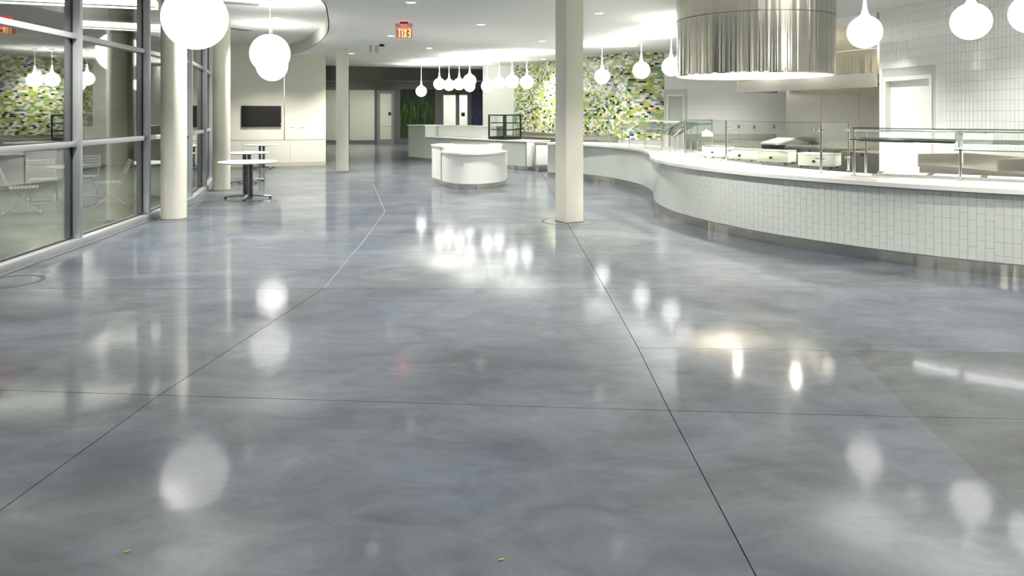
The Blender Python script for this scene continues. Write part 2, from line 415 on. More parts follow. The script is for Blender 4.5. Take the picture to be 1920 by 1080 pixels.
slab(shrink([D2, (7.4, -8), (7.4, 3.72), D1], (D1, D2)), 'floor_concrete_warm')
slab(shrink([(-5.3, 4.5), B1, B2, (-5.4, 6.84)]))
slab(shrink([B1, A1, A3, A2, B2]))
slab(shrink([A1, D1, D0, A3], (D0, D1)))
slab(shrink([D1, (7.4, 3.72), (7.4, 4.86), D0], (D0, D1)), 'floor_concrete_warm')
slab(shrink([A3, (7.4, 4.86), (7.4, 7.1), A2]))
slab(shrink([(-5.4, 6.84), B2, (-1.98, 9.35), (-2.2, 12.2), (-3.35, 17.0), (-3.35, 39.3), (-13, 39.3), (-13, 24)] + glin[:2:-1]))
slab(shrink([B2, A2, (0.86, 11.0), (0.86, 39.3), (-3.35, 39.3), (-3.35, 17.0), (-2.2, 12.2), (-1.98, 9.35)]))
slab(shrink([A2, (7.4, 7.1), (9.0, 13), (9.0, 39.3), (0.86, 39.3), (0.86, 11.0)]))
bl = [(-1.83, 6.87), (-1.98, 9.35), (-2.2, 12.2), (-3.35, 17.0)]
obj('expansion_strip', MB().strip(bl, -0.008, 0.008, -0.003, 0.001), 'sealant', floor)
def ring(c, r, wd=0.034):
    o = obj('joint_ring', MB().lathe([(r, -0.001), (r, 0.0015), (r - wd, 0.0015), (r - wd, -0.001)], 48), 'joint', floor, (c[0], c[1], 0))
    return o

# ---- ceilings
rc = smooth([(-5.3, 1.2), (-3.9, 3.0), (-3.2, 6.0), (-2.98, 9.0), (-3.2, 11.8), (-3.5, 13.3), (-4.02, 15.4), (-4.6, 17.3), (-5.4, 19.3), (-6.35, 21.4), (-7.3, 22.95)], 6)
main = [(-5.1, -8), (7.4, -8)] + [(7.36, 7.0), (7.2, 10.5), (8.8, 13), (8.8, 30.4), (-1.2, 30.2), (-7.6, 27.6), (-6.15, 23.3), (-7.3, 22.95)]
cm = MB(); n0 = len(cm.v)
poly = main + rc[::-1][1:] + [(-5.1, 0.6)]
cm.raw([(p[0], p[1], CEIL) for p in poly], [tuple(range(len(poly)))[::-1]])
cm.raw([(p[0], p[1], RCEIL + 0.25) for p in poly], [tuple(range(len(poly)))])
cm.keep = True
ceiling = struct('ceiling', cm, 'ceiling_paint')
fs = MB().strip(rc, 0, -0.02, CEIL, RCEIL + 0.02)
fascia = obj('fascia', fs, 'ceiling_paint', ceiling)
rp = rc + [(-9.7, 22.3), (-7.7, 17.6), (-7.0, 15.6), (-6.3, 13.4), (-6.0, 11.25), (-5.75, 9.05), (-5.55, 6.85), (-5.4, 4.6)]
struct('ceiling_recess', MB().prism(rp, RCEIL, RCEIL + 0.1), 'ceiling_paint')
obj('edge_fascia', wall(MB(), (-7.6, 27.6), (-1.2, 30.2), CEIL, 5.2, 0.1), 'ceiling_paint', ceiling)

# ---- left curtain wall of six bays
RAILS = [1.31, 2.69]
def bay(i, a, b):
    wn = struct('window_%d' % i, loc=(a[0], a[1], 0)); L = math.dist(a, b); ang = math.atan2(b[1] - a[1], b[0] - a[0])
    wn.rotation_euler.z = ang
    # local x runs along the bay, local -y is the room side
    obj('sill', MB().rbox(0, L, -0.13, 0.07, 0, 0.1, 0.006), 'alum', wn)
    obj('floor_trim', MB().box(0, L, -0.17, -0.13, 0, 0.012), 'alum_dark', wn)
    obj('mullion', MB().rbox(-0.035, 0.035, -0.11, 0.08, 0.1, RCEIL, 0.004), 'alum', wn)
    for z in RAILS: obj('rail', MB().rbox(0.035, L - 0.035, -0.075, 0.06, z - 0.035, z + 0.035, 0.004), 'alum', wn)
    obj('head_rail', MB().rbox(0.035, L - 0.035, -0.075, 0.06, RCEIL - 0.09, RCEIL, 0.004), 'alum', wn)
    zs = [0.1] + RAILS + [RCEIL - 0.06]
    for z0, z1 in zip(zs, zs[1:]):
        p = obj('pane', MB().box(0.04, L - 0.04, -0.012, 0.0, z0 + 0.03, z1 - 0.03), 'glass_wall', wn)
        obj('gasket', MB().box(L - 0.043, L - 0.036, -0.02, 0.01, z0 + 0.03, z1 - 0.03), 'rubber', p)
        obj('gasket', MB().box(0.036, L - 0.036, -0.022, 0.01, z0 + 0.034 if z0 > 0.2 else z0, z0 + 0.042 if z0 > 0.2 else z0 + 0.012), 'rubber', p)
for i, (a, b) in enumerate(zip(GL, GL[1:])): bay(i + 1, a, b)

# ---- TV wall (panelled)
tvw = struct('wall_left', wall(MB(), TV0, TV1, 0, RCEIL, 0.14), 'beige_joint')
def along(a, b, s, off=0.0):
    t = (Vector(b) - Vector(a)).normalized(); return (a[0] + t.x * s + t.y * off, a[1] + t.y * s - t.x * off)
Ltv = math.dist(TV0, TV1)
def tvpanel(s0, s1, z0, z1, name='panel', m='wall_cream', d=0.018):
    p = [along(TV0, TV1, s0), along(TV0, TV1, s1), along(TV0, TV1, s1, d), along(TV0, TV1, s0, d)]
    return obj(name, MB().prism(p, z0, z1), m, tvw)
SV = 2.32
tvpanel(0, SV - 0.012, 0.85, RCEIL); tvpanel(SV + 0.012, Ltv, 0.85, RCEIL)
tvpanel(0, 1.05, 0.11, 0.835); tvpanel(1.056, 2.5, 0.11, 0.835); tvpanel(2.506, Ltv, 0.11, 0.835)
tvpanel(SV - 0.008, SV + 0.008, 0.85, RCEIL, 'reveal_strip', 'chrome', 0.006)
tvpanel(0, Ltv, 0.838, 0.847, 'reveal_strip', 'chrome', 0.006)
bbl = struct('baseboard_left', MB().prism([along(TV0, TV1, 0), along(TV0, TV1, Ltv), along(TV0, TV1, Ltv, 0.022), along(TV0, TV1, 0, 0.022)], 0, 0.105), 'baseboard_tan')
struct('wall_corridor', wall(MB(), (-6.15, 23.25), (-10.6, 39.4), 0, 5.2, 0.1), 'wall_cream')

# ---- far lobby
BW = 39.4
bw = struct('wall_back')
def bwbox(x0, x1, z0, z1, name='wall_section', m='wall_dark', y0=BW, y1=BW + 0.15, par=None): return obj(name, MB().box(x0, x1, y0, y1, z0, z1), m, par or bw)
bwbox(-13, 0.2, 3.06, 3.5); bwbox(-13, 0.2, 3.53, 5.2, y0=BW - 0.02)
bwbox(-13, -10.6, 0, 3.06); bwbox(-6.5, -3.95, 0, 3.06); bwbox(-2.42, 0.2, 0, 3.06)
bwbox(-3.95, -2.42, 2.82, 3.06)
obj('baseboard', MB().box(-6.5, -3.95, BW - 0.02, BW, 0, 0.12), 'alum_dark', bw)
struct('ceiling_lobby', MB().box(-13, 1.5, 27.4, 46, 5.2, 5.3), 'wall_dark')
w1 = struct('window_9')
for x0, x1 in ((-10.6, -9.15), (-9.12, -7.68)): obj('pane', MB().box(x0, x1, BW + 0.05, BW + 0.06, 0.05, 3.02), 'glass_clear', w1)
obj('frame', MB().box(-10.6, -7.66, BW, BW + 0.12, 0, 0.05).box(-10.6, -7.66, BW, BW + 0.12, 3.02, 3.06).box(-7.7, -7.66, BW, BW + 0.12, 0.05, 3.02).box(-9.15, -9.12, BW, BW + 0.12, 0.05, 3.02), 'alum_dark', w1)
d1 = struct('door_1')
obj('frame', MB().box(-7.66, -7.58, BW, BW + 0.15, 0, 3.06).box(-6.58, -6.5, BW, BW + 0.15, 0, 3.06).box(-7.58, -6.58, BW, BW + 0.15, 2.98, 3.06), 'alum_dark', d1)
leaf = obj('door_leaf', MB().box(-7.57, -7.4, BW + 0.03, BW + 0.09, 0.02, 2.97).box(-6.76, -6.59, BW + 0.03, BW + 0.09, 0.02, 2.97).box(-7.4, -6.76, BW + 0.03, BW + 0.09, 2.82, 2.97).box(-7.4, -6.76, BW + 0.03, BW + 0.09, 0.02, 0.27), 'alum', d1)
obj('pane', MB().box(-7.4, -6.76, BW + 0.055, BW + 0.065, 0.27, 2.82), 'glass_clear', leaf)
obj('push_bar', MB().tube([(-7.4, BW + 0.0, 1.0), (-6.76, BW + 0.0, 1.0)], 0.02), 'alum', leaf)
obj('handle', MB().tube([(-7.48, BW - 0.03, 0.95), (-7.48, BW - 0.03, 1.15)], 0.025), 'chrome', leaf)
tag(obj('room_sign', MB().rbox(-6.92, -6.78, BW - 0.02, BW + 0.03, 1.6, 1.78, 0.004), 'black'), 'small dark square room sign on the aluminium glass door', 'sign')
struct('wall_meeting_room', MB().box(-12.5, -4.4, 44.6, 44.8, 0, 3.6).box(-4.5, -4.4, BW + 0.2, 44.6, 0, 3.6).box(-12.5, -12.4, BW + 0.2, 44.6, 0, 3.6), 'wall_cream')
struct('ceiling_meeting_room', MB().box(-12.5, -4.4, BW + 0.2, 44.8, 3.6, 3.7), 'ceiling_paint')
# bright double doors
d2 = struct('door_2')
obj('frame', MB().box(-3.95, -3.84, BW - 0.03, BW + 0.15, 0, 2.82).box(-3.15, -2.95, BW - 0.03, BW + 0.15, 0, 2.82).box(-2.5, -2.42, BW - 0.03, BW + 0.15, 0, 2.82).box(-3.84, -2.5, BW - 0.03, BW + 0.15, 2.74, 2.82), 'alum_dark', d2)
for x0, x1 in ((-3.84, -3.15), (-2.95, -2.5)): obj('pane', MB().box(x0, x1, BW + 0.06, BW + 0.07, 0, 2.74), 'glass_clear', d2)
tag(obj('room_sign', MB().rbox(-2.84, -2.64, BW - 0.01, BW + 0.055, 1.55, 1.76, 0.004), 'black'), 'small dark square room sign on the bright double doors', 'sign')
struct('wall_vestibule', MB().box(-4.3, -1.9, 43.0, 43.2, 0, 3.2).box(-4.39, -4.3, BW + 0.2, 43.0, 0, 3.2).box(-1.9, -1.8, BW + 0.2, 43, 0, 3.2).box(-4.39, -1.8, BW + 0.2, 43.2, 3.2, 3.3), 'wall_white')
tag(obj('grass_mural', MB().box(-6.24, -4.33, BW - 0.03, BW - 0.001, 0.36, 3.06), 'mural_grass'), 'tall photo mural of green grass blades on the dark back wall', 'mural')
tag(obj('sky_mural', MB().box(-2.27, -1.66, BW - 0.03, BW - 0.001, 0.5, 3.06), 'mural_blue'), 'dark blue photo mural right of the bright double doors', 'mural')
def flat_light(name, x0, x1, y0, y1, z, label, m='corridor_light', h=0.06):
    t = thing(name, label, 'light', ((x0 + x1) / 2, (y0 + y1) / 2, z))
    a, b = (x1 - x0) / 2, (y1 - y0) / 2
    obj('housing', MB().box(-a, a, -b, b, 0.012, h), 'white_lam', t)
    obj('diffuser', MB().box(-a + 0.02, a - 0.02, -b + 0.02, b - 0.02, 0, 0.012), m, t); return t
flat_light('ceiling_light', -10.5, -7.0, 41.2, 41.8, 3.53, 'flat white ceiling light in the room behind the far glass')
flat_light('ceiling_light', -3.9, -2.3, 40.9, 41.5, 3.13, 'flat white ceiling light behind the bright double doors')
struct('wall_pier', MB().prism([(-1.17, 28.2), (0.1, 27.6), (0.3, 28.2), (0.3, 39.5), (-1.62, 39.5)], 0, CEIL + 1.6), 'wall_white')

# ---- mosaic wall
mw = struct('wall_mosaic')
mb = MB()
wall(mb, MO[0], MO[1], 0, CEIL, 0.2); wall(mb, MO[1], MO[2], 0, CEIL, 0.2)
obj('backing', mb, 'grout_white', mw)
mt = MB(); mt.keep = True
TW, TH = 0.118, 0.062
rnd = random.Random(3)
for a, b in ((MO[0], MO[1]), (MO[1], MO[2])):
    L = math.dist(a, b); r = 0; z = 0.9
    while z + TH < CEIL:
        s = -(r % 2) * TW / 2 - rnd.choice((0, 0.03))
        while s < L:
            s0, s1 = max(0, s + 0.003), min(L, s + TW - 0.003)
            if s1 - s0 > 0.02:
                d = 0.008; q = rnd.random()
                mt.cur = 0 if q < 0.30 else 1 if q < 0.52 else 2 if q < 0.70 else 3 if q < 0.82 else 4 if q < 0.91 else 5
                A, B = along(a, b, s0, d), along(a, b, s1, d); A0, B0 = along(a, b, s0), along(a, b, s1); z1 = z + TH - 0.006
                mt.raw([(*A, z), (*B, z), (*B, z1), (*A, z1), (*A0, z), (*B0, z), (*B0, z1), (*A0, z1)],
                       [(0, 1, 2, 3), (0, 4, 5, 1), (1, 5, 6, 2), (2, 6, 7, 3), (3, 7, 4, 0)])
            s += TW
        z += TH; r += 1
o = obj('mosaic_tiles', mt, [m.name for m in MOS], mw); o['kind'] = 'stuff'

# ---- kitchen back wall and chase
kb = struct('wall_kitchen')
kw = MB()
YB = 21.5
kw.box(4.64, 4.72, YB, YB + 0.2, 0, CEIL).box(4.72, 5.26, YB, YB + 0.2, 2.28, CEIL).box(5.26, 8.7, YB, YB + 0.2, 0, CEIL)
obj('backing', kw, 'grout_white', kb)
kt = MB(); kt.keep = True
TWH, TWW = 0.155, 0.078
def tilebox(mb_, a, b, s0, s1, z0, z1, d=0.006):
    A, B, A0, B0 = along(a, b, s0, d), along(a, b, s1, d), along(a, b, s0), along(a, b, s1)
    mb_.raw([(*A, z0), (*B, z0), (*B, z1), (*A, z1), (*A0, z0), (*B0, z0), (*B0, z1), (*A0, z1)],
            [(0, 1, 2, 3), (0, 4, 5, 1), (1, 5, 6, 2), (2, 6, 7, 3), (3, 7, 4, 0)])
for i in range(int(3.9 / TWW)):
    s = 4.66 + i * TWW
    for k in range(int((CEIL - 0.85) / TWH)):
        z = 0.9 + k * TWH
        if s < 5.3 and z < 2.3: continue
        tilebox(kt, (0, YB), (1, YB), s + 0.0015, s + TWW - 0.0015, z + 0.0015, z + TWH - 0.0015)
o = obj('wall_tiles', kt, 'tile_white', kb); o['kind'] = 'stuff'
d3 = struct('door_3')
obj('frame', MB().box(4.72, 4.77, YB - 0.02, YB + 0.15, 0, 2.28).box(5.21, 5.26, YB - 0.02, YB + 0.15, 0, 2.28).box(4.77, 5.21, YB - 0.02, YB + 0.15, 2.23, 2.28), 'wall_cream', d3)
obj('door_leaf', MB().box(4.77, 5.21, YB + 0.05, YB + 0.1, 0, 2.23), 'grey_lam', d3)
struct('wall_chase', MB().prism([HB0, HB1, (9.0, 13.9), (9.0, 21.5), (8.42, 21.5)], 0, CEIL), 'wall_white')
# stainless sheets behind the cook line
sp = thing('steel_backsplash', 'stainless steel sheets lining the wall behind the cook line', 'wall panel', (HB0[0], HB0[1], 0.3))
Lsp = math.dist(HB0, HB1)
for s0, s1 in ((0.0, 1.12), (1.125, 2.2), (2.205, Lsp - 0.4)):
    wobj('sheet', MB().prism([along(HB0, HB1, s0, 0.002), along(HB0, HB1, s1, 0.002), along(HB0, HB1, s1, 0.016), along(HB0, HB1, s0, 0.016)], 0.3, 2.35), 'steel_warm', sp)
# canopy over the cook line
hd = thing('cookline_canopy', 'boxy stainless exhaust canopy on the kitchen wall behind the round hood', 'hood', (H0[0], H0[1], 2.2))
Lh = math.dist(H0, H1)
def hb(name, s0, s1, o0, o1, z0, z1, m): return wobj(name, MB().prism([along(H0, H1, s0, o0), along(H0, H1, s1, o0), along(H0, H1, s1, o1), along(H0, H1, s0, o1)], z0, z1), m, hd)
for s0, s1 in ((0, 1.98), (1.985, Lh)):
    hb('panel', s0, s1, 0, -0.03, 2.47, 2.93, 'steel_bronze'); hb('panel', s0, s1, 0, -0.03, 2.936, 3.41, 'steel_bronze')
hb('lip', 0, Lh, 0.015, -0.03, 2.2, 2.465, 'steel'); hb('end_panel', 0, 0.03, -0.03, -1.2, 2.2, 3.41, 'steel'); hb('top', 0, Lh, -0.03, -1.2, 3.38, 3.41, 'steel')
hb('filter_bank', 0.05, Lh, -0.9, -1.2, 2.5, 2.9, 'steel')
for s in (0.8, 1.8, 2.8): hb('canopy_lamp', s - 0.25, s + 0.25, -0.3, -0.6, 3.3, 3.36, 'hood_lamp')
struct('wall_soffit', wall(MB(), along(H0, H1, -0.2, 0), H1, 3.41, CEIL, 1.2), 'wall_white')

# ---- right tiled wall with door
rw = struct('wall_right')
mbw = MB()
Lk = math.dist(K[0], K[1]); ds0, ds1 = 0.16, 1.30     # door opening along the first run
wall(mbw, along(K[0], K[1], 0), along(K[0], K[1], ds0), 0, CEIL, 0.2)
wall(mbw, along(K[0], K[1], ds0), along(K[0], K[1], ds1), 2.31, CEIL, 0.2)
wall(mbw, along(K[0], K[1], ds1), K[1], 0, CEIL, 0.2); wall(mbw, K[1], K[2], 0, CEIL, 0.2); wall(mbw, K[2], K[3], 0, CEIL, 0.2)
obj('backing', mbw, 'grout_white', rw)
tm = MB(); tm.rbox(0.0015, TWW - 0.0015, -0.007, 0.001, 0.0015, TWH - 0.0015, 0.003, 1); tile_me = tm.mesh('tile', 'tile_white')
cand = []
for (a, b) in ((K[0], K[1]), (K[1], K[2]), (K[2], (7.38, 3.0))):
    L = math.dist(a, b); n = int(L / TWW); st = L / n; ang = math.atan2(b[1] - a[1], b[0] - a[0])
    for i in range(n):
        for k in range(int(CEIL / TWH)):
            z = CEIL - (k + 1) * TWH; s = i * st
            if (a is K[0]) and s + st > ds0 - 0.06 and s < ds1 + 0.06 and z < 2.37: continue
            if z < 0.3: continue
            p = along(a, b, s)
            c = along(a, b, s + st / 2); X = 960 + FPX * c[0] / c[1]; Y = HOR + FPX * (EYE - z - TWH / 2) / c[1]
            vis = X < 1920 and 0 < Y < 300
            cand.append(((0 if vis else 1, c[1]), p, z, ang, a, b, s, st))
cand.sort(key=lambda q: q[0])
for q in cand[:300]: obj('tile', tile_me, None, rw, (q[1][0], q[1][1], q[2]), q[3])
rest = MB(); rest.keep = True
for q in cand[300:]: tilebox(rest, q[4], q[5], q[6] + 0.0015, q[6] + q[7] - 0.0015, q[2] + 0.0015, q[2] + TWH - 0.0015, 0.007)
o = obj('wall_tiles', rest, 'tile_white', rw); o['kind'] = 'stuff'
d4 = struct('door_4')
def kbox(s0, s1, o0, o1, z0, z1, name, m, par): return obj(name, MB().prism([along(K[0], K[1], s0, o0), along(K[0], K[1], s1, o0), along(K[0], K[1], s1, o1), along(K[0], K[1], s0, o1)], z0, z1), m, par)
kbox(ds0 - 0.05, ds0 + 0.02, 0.015, -0.14, 0, 2.36, 'frame', 'wall_white', d4); kbox(ds1 - 0.02, ds1 + 0.05, 0.015, -0.14, 0, 2.36, 'frame', 'wall_white', d4)
kbox(ds0 + 0.02, ds1 - 0.02, 0.015, -0.14, 2.29, 2.36, 'frame', 'wall_white', d4); kbox(ds0 + 0.02, ds1 - 0.02, -0.1, -0.14, 0, 2.29, 'door_leaf', 'wall_white', d4)
struct('wall_side_return', MB().prism([(7.04, 13.13), (7.08, 13.2), HB1, (8.2, 13.5)], 0, CEIL), 'wall_white')
rwl = struct('wall_rear', MB().box(-5.4, 7.5, -8.2, -8.0, 0, 4.2), 'night')
for x in (-4.6, -2.4, -0.3, 1.9, 4.2, 6.3): obj('pier', MB().box(x - 0.45, x + 0.45, -8.0, -7.9, 0, CEIL), 'wall_cream', rwl)  # unseen piers added on a dark wall, for contrast in the hood's reflection
struct('wall_rear_left', wall(MB(), (-5.1, -8), (-5.1, 0), 0, 4.2, 0.15), 'wall_cream')

# ---- columns
def round_col(c, r, h, label):
    t = thing('round_column', label, 'column', (c[0], c[1], 0))
    obj('shaft', MB().lathe([(0.001, 0.0), (r, 0.0), (r, h), (0.001, h)], 48), 'column_cream', t)
    obj('base_joint', MB().lathe([(r, 0.0), (r + 0.006, 0.0), (r + 0.006, 0.006), (r, 0.006)], 48), 'joint', t)
    ring(c, 0.44); return t
round_col((-5.5, 11.45), 0.195, RCEIL, 'near cream round column in front of the glass wall')
round_col((-6.5, 15.75), 0.185, RCEIL, 'far cream round column beside the white round tables')
def sq_col(c, a, ang, label, rg=True):
    t = thing('square_column', label, 'column', (c[0], c[1], 0), ang)
    obj('shaft', MB().rbox(-a, a, -a, a, 0, CEIL, 0.012), 'column_cream', t)
    obj('base_joint', MB().box(-a - 0.006, a + 0.006, -a - 0.006, a + 0.006, 0, 0.006), 'joint', t)
    if rg: ring(c, 0.44)
    return t
sq_col((0.905, 11.13), 0.162, math.radians(28), 'near cream square column in the middle of the hall')
sq_col((-5.0, 20.75), 0.175, math.radians(12), 'far cream square column between television wall and lobby')
tag(obj('floor_cover', MB().lathe([(0.262, 0.0), (0.262, 0.0015), (0.27, 0.0015), (0.27, 0.0005), (0.292, 0.0005), (0.292, 0.0015), (0.304, 0.0015), (0.304, 0.0)], 48), 'joint', None, (-5.08, 7.12, 0)), 'round floor cover ring beside the glass wall at left edge', 'floor cover')

# ------------------------------------------------------------------ lights that hang or sit in the ceiling
def spot(name, parent, z, watts, half_deg, up=False, size=0.06, blend=0.6, col=(1, 0.98, 0.94), key=None):
    d = LAMPS.get(key) if key else None
    if d is None:
        d = bpy.data.lights.new(name, 'SPOT'); d.energy = watts; d.spot_size = math.radians(min(179, 2 * half_deg)); d.spot_blend = blend
        d.shadow_soft_size = size; d.color = col
        if key: LAMPS[key] = d
    o = bpy.data.objects.new(name, d); COL.objects.link(o); o.parent = parent; o.location = (0, 0, z)
    if up: o.rotation_euler.x = PI
    return o
LAMPS = {}
def pendant(c, zc, r, top, label, grp, m='globe_light', neck=True):
    t = thing('globe_pendant', label, 'pendant lamp', (c[0], c[1], zc - r), 0, grp)
    pr = []
    N = 20
    for k in range(N + 1):
        a = -PI / 2 + (PI * 0.90) * k / N; pr.append((max(0.001, r * math.cos(a)), r + r * math.sin(a)))
    if neck: pr += [(r * 0.20, 2 * r + 0.03), (r * 0.12, 2 * r + 0.10), (r * 0.07, 2 * r + 0.22), (0.001, 2 * r + 0.23)]
    else: pr += [(0.001, 2 * r)]
    obj('globe', MB().lathe(pr, 32), m, t)
    zt = top - (zc - r)
    spot('lamp', t, 2 * r + 0.03 if not neck else 2 * r + 0.25, P_GLOBE if neck else P_REAR_FILL if m.startswith('rear') else P_BIG, 86, True, 0.05, 0.5, (1, 0.985, 0.94), m)  # added up-spot above the globe throws extra light onto the ceiling
    obj('cord', MB().tube([(0, 0, 2 * r - 0.01), (0, 0, zt - 0.01)], 0.008 if neck else 0.012, 6), 'white_lam', t)
    obj('canopy', MB().lathe([(0.001, zt), (0.075, zt), (0.075, zt - 0.02), (0.05, zt - 0.032), (0.001, zt - 0.034)], 24), 'alum', t)
    return t
BG = 'large globe pendants over the glass wall side'
pendant((-4.05, 9.0), 2.92, 0.4, RCEIL, 'largest white globe pendant hanging before the near round column', BG, 'big_globe_light', False)
pendant((-4.76, 13.85), 2.88, 0.385, RCEIL, 'upper large globe pendant of the overlapping pair above the round tables', BG, 'big_globe_light', False)
pendant((-6.0, 17.6), 2.9, 0.385, RCEIL, 'lower large globe pendant of the overlapping pair, nearest the television', BG, 'big_globe_light', False)
pendant((-3.9, 4.2), 2.92, 0.4, RCEIL, 'large globe pendant above the hall, out at the left of the frame', BG, 'big_globe_light', False)
for c in ((-3.6, -0.8), (0.2, -3.2), (3.6, -1.0), (-2.2, -6.0), (3.2, -6.0)):  # unseen pendants added to brighten the near ceiling
    pendant(c, 2.92 if c[0] > -3 else 2.95, 0.4, CEIL, 'added large globe pendant behind the viewer, brightening the hall ceiling', 'added fill pendants behind the viewer', 'rear_fill_globe', False)
SG = 'small globe pendants over the serving counters'
for c, z, lab in [((5.5, 7.45), 2.76, 'rightmost small globe pendant, at the right edge by the tiled wall'),
                  ((5.28, 8.1), 2.76, 'small globe pendant second from the right edge before the tiled wall'),
                  ((4.54, 9.06), 2.75, 'small globe pendant right of the round steel hood'),
                  ((3.43, 13.9), 2.75, 'small globe pendant hidden behind the round steel hood'),
                  ((3.57, 15.8), 2.75, 'small globe pendant touching the left edge of the steel hood'),
                  ((3.16, 17.2), 2.76, 'small globe pendant before the right end of the mosaic wall'),
                  ((2.47, 19.3), 2.72, 'small globe pendant just right of the near square column'),
                  ((-3.48, 27.0), 2.56, 'leftmost small globe pendant, above the raised end of the far counter'),
                  ((-2.6, 25.2), 2.76, 'small globe pendant second from the left over the far counter'),
                  ((-2.29, 25.6), 2.74, 'small globe pendant third from the left over the far counter'),
                  ((-1.86, 24.8), 2.74, 'small globe pendant fourth from the left over the far counter'),
                  ((-1.62, 26.9), 2.74, 'lower small globe pendant of the pair before the blue mural'),
                  ((-1.36, 22.6), 2.76, 'upper small globe pendant of the pair before the blue mural'),
                  ((-0.82, 23.5), 2.62, 'small globe pendant at the left edge of the white pier'),
                  ((-0.45, 24.8), 2.78, 'small globe pendant before the middle of the white pier'),
                  ((0.0, 21.9), 2.7, 'small globe pendant before the left end of the mosaic wall'),
                  ((0.46, 21.9), 2.68, 'small globe pendant left of the near square column before the mosaic')]:
    pendant(c, z, 0.21, CEIL, lab, SG)
def downlight(c, top, label, grp=None, m='down_light', r=0.085, watts=None):
    t = thing('downlight', label, 'downlight', (c[0], c[1], top), 0, grp)
    obj('trim_ring', MB().lathe([(r + 0.02, 0.002), (r + 0.02, -0.006), (r, -0.008), (r, 0.002)], 28), 'white_lam', t)
    obj('lens', MB().lathe([(r, -0.004), (0.001, -0.004)], 28), m, t)
    spot('lamp', t, -0.03, watts or P_DOWN, 58, False, 0.07, 0.7, (1, 0.97, 0.91), 'down%s' % watts); return t
for c, lab in [((-1.72, 12.0), 'recessed downlight at the top edge just above the exit sign'),
               ((-0.66, 15.0), 'recessed downlight right of the exit sign, halfway to the square column'),
               ((-2.96, 17.2), 'recessed downlight just left of the exit sign'),
               ((-5.06, 22.2), 'recessed downlight at the top of the far square column'),
               ((-2.4, 20.4), 'recessed downlight below right of the exit sign'),
               ((0.8, 18.4), 'recessed downlight left of the near square column'),
               ((1.1, 24.6), 'recessed downlight close to the top of the mosaic wall'),
               ((1.65, 13.3), 'recessed downlight right of the near square column')]:
    downlight(c, CEIL, lab)
downlight((-5.5, 16.4), RCEIL, 'recessed downlight in the raised ceiling beside the globe pendant cord', watts=300.0)
downlight((-4.37, 11.7), RCEIL, 'recessed downlight in the raised ceiling above the largest globe', watts=330.0)
downlight((-7.05, 20.7), RCEIL, 'added recessed downlight washing the television wall, hidden by the globe pair', watts=215.0)  # added out of sight to brighten the television wall
downlight((-4.6, 8.0), RCEIL, 'recessed downlight in the raised ceiling near the glass wall, above the frame', watts=260.0)
for c in [(-1.7, 8.6), (1.3, 8.6), (-1.7, 5.2), (1.3, 5.2), (3.6, 5.2), (-1.7, 1.8), (1.3, 1.8), (4.2, 1.8), (-1.7, -1.8), (1.5, -1.8), (4.5, -1.8), (-3.6, -3.5), (0, -5.5), (4, -5.5)]:
    downlight(c, CEIL, 'recessed downlight overhead in the near part of the hall, above the frame', 'downlights above the frame', watts=P_DOWN * (1.0 if c[1] > 7 else 0.6 if c[1] > 4 else 0.3))
for c in [(5.6, 9.8), (5.4, 5.6), (5.6, 12.6), (4.6, 18.4), (6.2, 19.4), (3.4, 19.8), (1.8, 20.8)]:
    downlight(c, CEIL, 'recessed downlight in the kitchen ceiling hidden above the frame or hood', 'kitchen downlights', r=0.11, watts=P_KITCHEN)
for c in [(-9.5, 37.0), (-5.5, 37.0), (-2.2, 36.0), (-7.5, 33.0), (-4.0, 32.5)]:  # unseen downlights added to lift the dark lobby
    downlight(c, 5.2, 'added downlight brightening the lobby from its high dark ceiling, above the frame', 'added lobby downlights', watts=120.0)

# exit sign
ex = thing('exit_sign', 'edge-lit red EXIT sign seen from behind, hanging from the ceiling', 'exit sign', (-2.24, 14.6, CEIL))
obj('mount', MB().rbox(-0.08, 0.08, -0.03, 0.03, -0.035, 0, 0.004), 'black', ex)
obj('housing', MB().rbox(-0.178, 0.178, -0.025, 0.025, -0.11, -0.035, 0.006), 'alum', ex)
obj('edge_light', MB().box(-0.17, 0.17, -0.006, 0.006, -0.116, -0.11), 'exit_red', ex)
pl = obj('panel', MB().box(-0.175, 0.175, -0.005, 0.005, -0.34, -0.116), 'glass_sign', ex)
lt = MB(); z0, z1, st = -0.322, -0.142, 0.018; zm = (z0 + z1) / 2; ya, yb = -0.012, -0.006
def bar(x0, x1, a, b): lt.box(x0, x1, ya, yb, a, b)
x = -0.124                                        # mirror writing: T I X E read from the right
bar(x, x + 0.066, z1 - st, z1); bar(x + 0.023, x + 0.041, z0, z1 - st); x += 0.084
bar(x, x + 0.018, z0, z1); x += 0.036
for u, v in (((x, z0), (x + 0.046, z1)), ((x, z1), (x + 0.046, z0))):
    (a0, b0), (a1, b1) = u, v
    lt.raw([(a0, ya, b0), (a0 + 0.018, ya, b0), (a1 + 0.018, ya, b1), (a1, ya, b1), (a0, yb, b0), (a0 + 0.018, yb, b0), (a1 + 0.018, yb, b1), (a1, yb, b1)], [(0, 3, 2, 1), (4, 5, 6, 7), (0, 1, 5, 4), (1, 2, 6, 5), (2, 3, 7, 6), (3, 0, 4, 7)])
x += 0.086
bar(x + 0.036, x + 0.056, z0, z1)
for zz in (z0, zm - st / 2, z1 - st): bar(x, x + 0.036, zz, zz + st)
o = obj('lettering', lt, 'exit_glow', ex); o['label'] = 'glowing yellow letters EXIT in mirror writing'
obj('side_glow', MB().box(-0.178, -0.175, -0.004, 0.004, -0.34, -0.116).box(0.175, 0.178, -0.004, 0.004, -0.34, -0.116).box(-0.175, 0.175, -0.004, 0.004, -0.343, -0.34), 'exit_red', ex)

